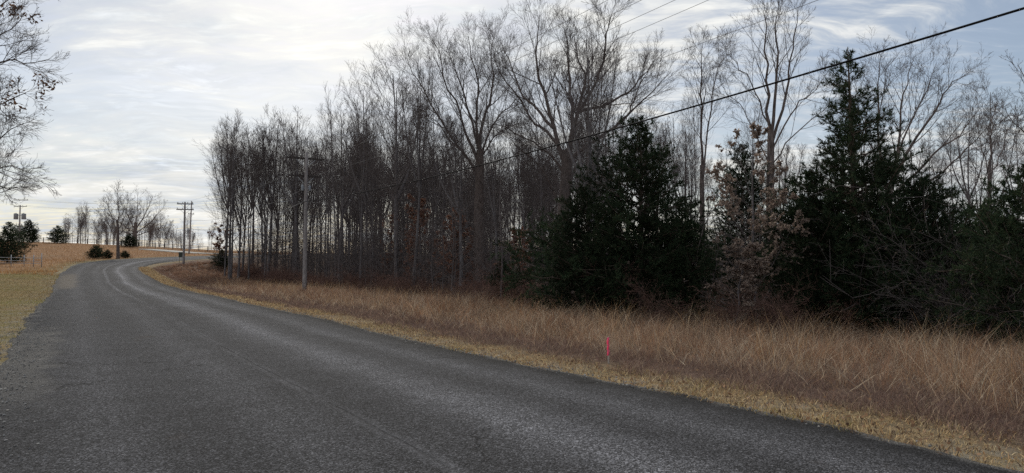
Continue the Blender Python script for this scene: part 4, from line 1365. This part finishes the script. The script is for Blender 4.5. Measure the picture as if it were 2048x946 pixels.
cable('telephone_cable', t1 + [0, 0, 6.02], b2 + [0.2, 0, 4.6], 0.9, 0.021, M_WIRE, 'thick cable sagging left from the roadside pole to the pole in the bend')  # same cable as the black span, coloured pale for the light on it
cable('neutral_wire', t1 + [0, 0, 6.85], b2 + [0.2, 0, 5.6], 0.8, 0.012, M_WIRE, 'thin pale wire sagging left from the roadside pole above the thick cable', 'wire')
for row2, row3, nm in ((a2[0], a3[0], 'upper'), (a2[1], a3[1], 'lower')):
    for q1, q2 in ((row2[0], row3[0]), (row2[-1], row3[-1])):
        cable('power_line', q1, q2, 0.5, 0.010, M_WIRE, 'faint power line from the bend to the ' + nm + ' crossarm of the pole with transformers', 'wire', group='power lines across the field, ' + nm)

# ------------------------------------------------------------------ fences
post_me = Geo().box((0, 0, 0.45), (0.13, 0.13, 1.4)).mesh('post', False)
fpx = [(-40, 481.5), (60, 484), (170, 488), (250, 494), (340, 500), (440, 505.5)]
line = interp_path([unproj(x, y, Y)[:2] for (x, y), Y in zip(fpx, (172, 171, 171, 167, 162, 156))], 400)
acc = np.concatenate([[0], np.cumsum(np.linalg.norm(np.diff(line, axis=0), axis=1))])
nst = int(acc[-1] // 2.6)
pp = np.stack([np.interp(np.arange(nst + 1) * 2.6, acc, line[:, i]) for i in (0, 1)], -1)
pz = gz(pp)
fb = np.array([pp[0, 0], pp[0, 1], pz[0]])
ft = thing('board_fence', fb, 'long weathered board fence with three rails along the hilltop', 'fence')
for i in range(nst + 1):
    obj('post', post_me, M_RAIL, ft, loc=np.array([*pp[i], pz[i]]) - fb)
for i in range(nst):
    a, b = np.array([*pp[i], pz[i]]) - fb, np.array([*pp[i + 1], pz[i + 1]]) - fb
    for h_ in (0.38, 0.70, 1.02):
        off = np.array([0, -0.095, h_])
        obj('rail', Geo().box((a + b) / 2 + off, (np.linalg.norm(b - a) - 0.01, 0.04, 0.09), b - a).mesh('rail', False), M_RAIL, ft)

# pipe fence at the left edge
ends = [unproj(x, 533, 79)[:2] for x in (-30, 22, 48, 67, 83)]
fb = np.array([*ends[0], g1(*ends[0])])
ft = thing('pipe_fence', fb, 'grey metal pipe livestock fence in front of the left cedar', 'fence')
tops = (1.25, 1.25, 1.25, 1.3, 1.5)
for e, h_ in zip(ends, tops):
    q = np.array([*e, g1(*e)]) - fb
    obj('post', Geo().tube([q + [0, 0, -.2], q + [0, 0, h_ * .5], q + [0, 0, h_]], 0.045, 8).mesh('post'), M_STEEL, ft)
for a, b in zip(ends[:-1], ends[1:]):
    qa, qb = np.array([*a, g1(*a)]) - fb, np.array([*b, g1(*b)]) - fb
    for h_ in (0.35, 0.62, 0.95):
        obj('rail', Geo().tube([qa + [0, -.05, h_], (qa + qb) / 2 + [0, -.05, h_], qb + [0, -.05, h_]], 0.028, 6).mesh('rail'), M_STEEL, ft)

# ------------------------------------------------------------------ survey stake
p = unproj(1217, 724, 12.6)
zb = g1(p[0], p[1])
st = thing('survey_stake', (p[0], p[1], zb), 'small wooden survey stake wrapped in bright pink ribbon at the grass edge', 'stake')
H = unproj(1217, 673, 12.6)[2] - zb
obj('lath', Geo().box((0, 0, H / 2 - 0.05), (0.028, 0.010, H + 0.1)).mesh('lath', False), M_LATH, st)
rp = np.random.default_rng(3)
for z0, z1 in ((H * 0.70, H * 0.96), (H * 0.50, H * 0.71), (H * 0.30, H * 0.51)):
    # a loose flap of tape hanging from a knot on the lath
    kz = np.linspace(0, 1, 7)
    V = []
    for f in kz:
        wdt = 0.017 + 0.004 * math.sin(f * 3.0)
        cx = -0.008 + 0.004 * math.sin(f * 2.5 + z0 * 9); cy = -0.010 - 0.012 * math.sin(f * 3.1)
        V += [(cx - wdt, cy, z1 + (z0 - z1) * f), (cx + wdt, cy - 0.006 * math.cos(f * 5), z1 + (z0 - z1) * f), (cx + wdt, cy - 0.006 * math.cos(f * 5) - .002, z1 + (z0 - z1) * f), (cx - wdt, cy - .002, z1 + (z0 - z1) * f)]
    i = np.arange(6) * 4
    Q = np.concatenate([np.stack([i + a, i + b, i + b + 4, i + a + 4], -1) for a, b in ((0, 1), (1, 2), (2, 3), (3, 0))])
    rb = obj('ribbon', Geo().add(V, Q).mesh('ribbon'), M_PINK, st)
    obj('knot', Geo().tube([(-.02, 0, z1 - .012), (0, 0, z1), (.02, 0, z1 - .008)], [.008, .012, .008], 8).mesh('knot'), M_PINK, rb)

# small dark marker board on two thin posts by the bend
p = unproj(362, 526, 93)
zb = g1(p[0], p[1])
mk = thing('roadside_marker', (p[0], p[1], zb), 'small dark board on two thin posts left of the pole in the bend', 'marker')
for sx in (-0.22, 0.22):
    obj('post', Geo().box((sx, 0.03, 0.70), (0.06, 0.05, 1.5)).mesh('post', False), M_POST, mk)
obj('board', Geo().box((0, 0, 1.15), (0.62, 0.03, 0.66)).mesh('board', False), M_SIGN, mk)
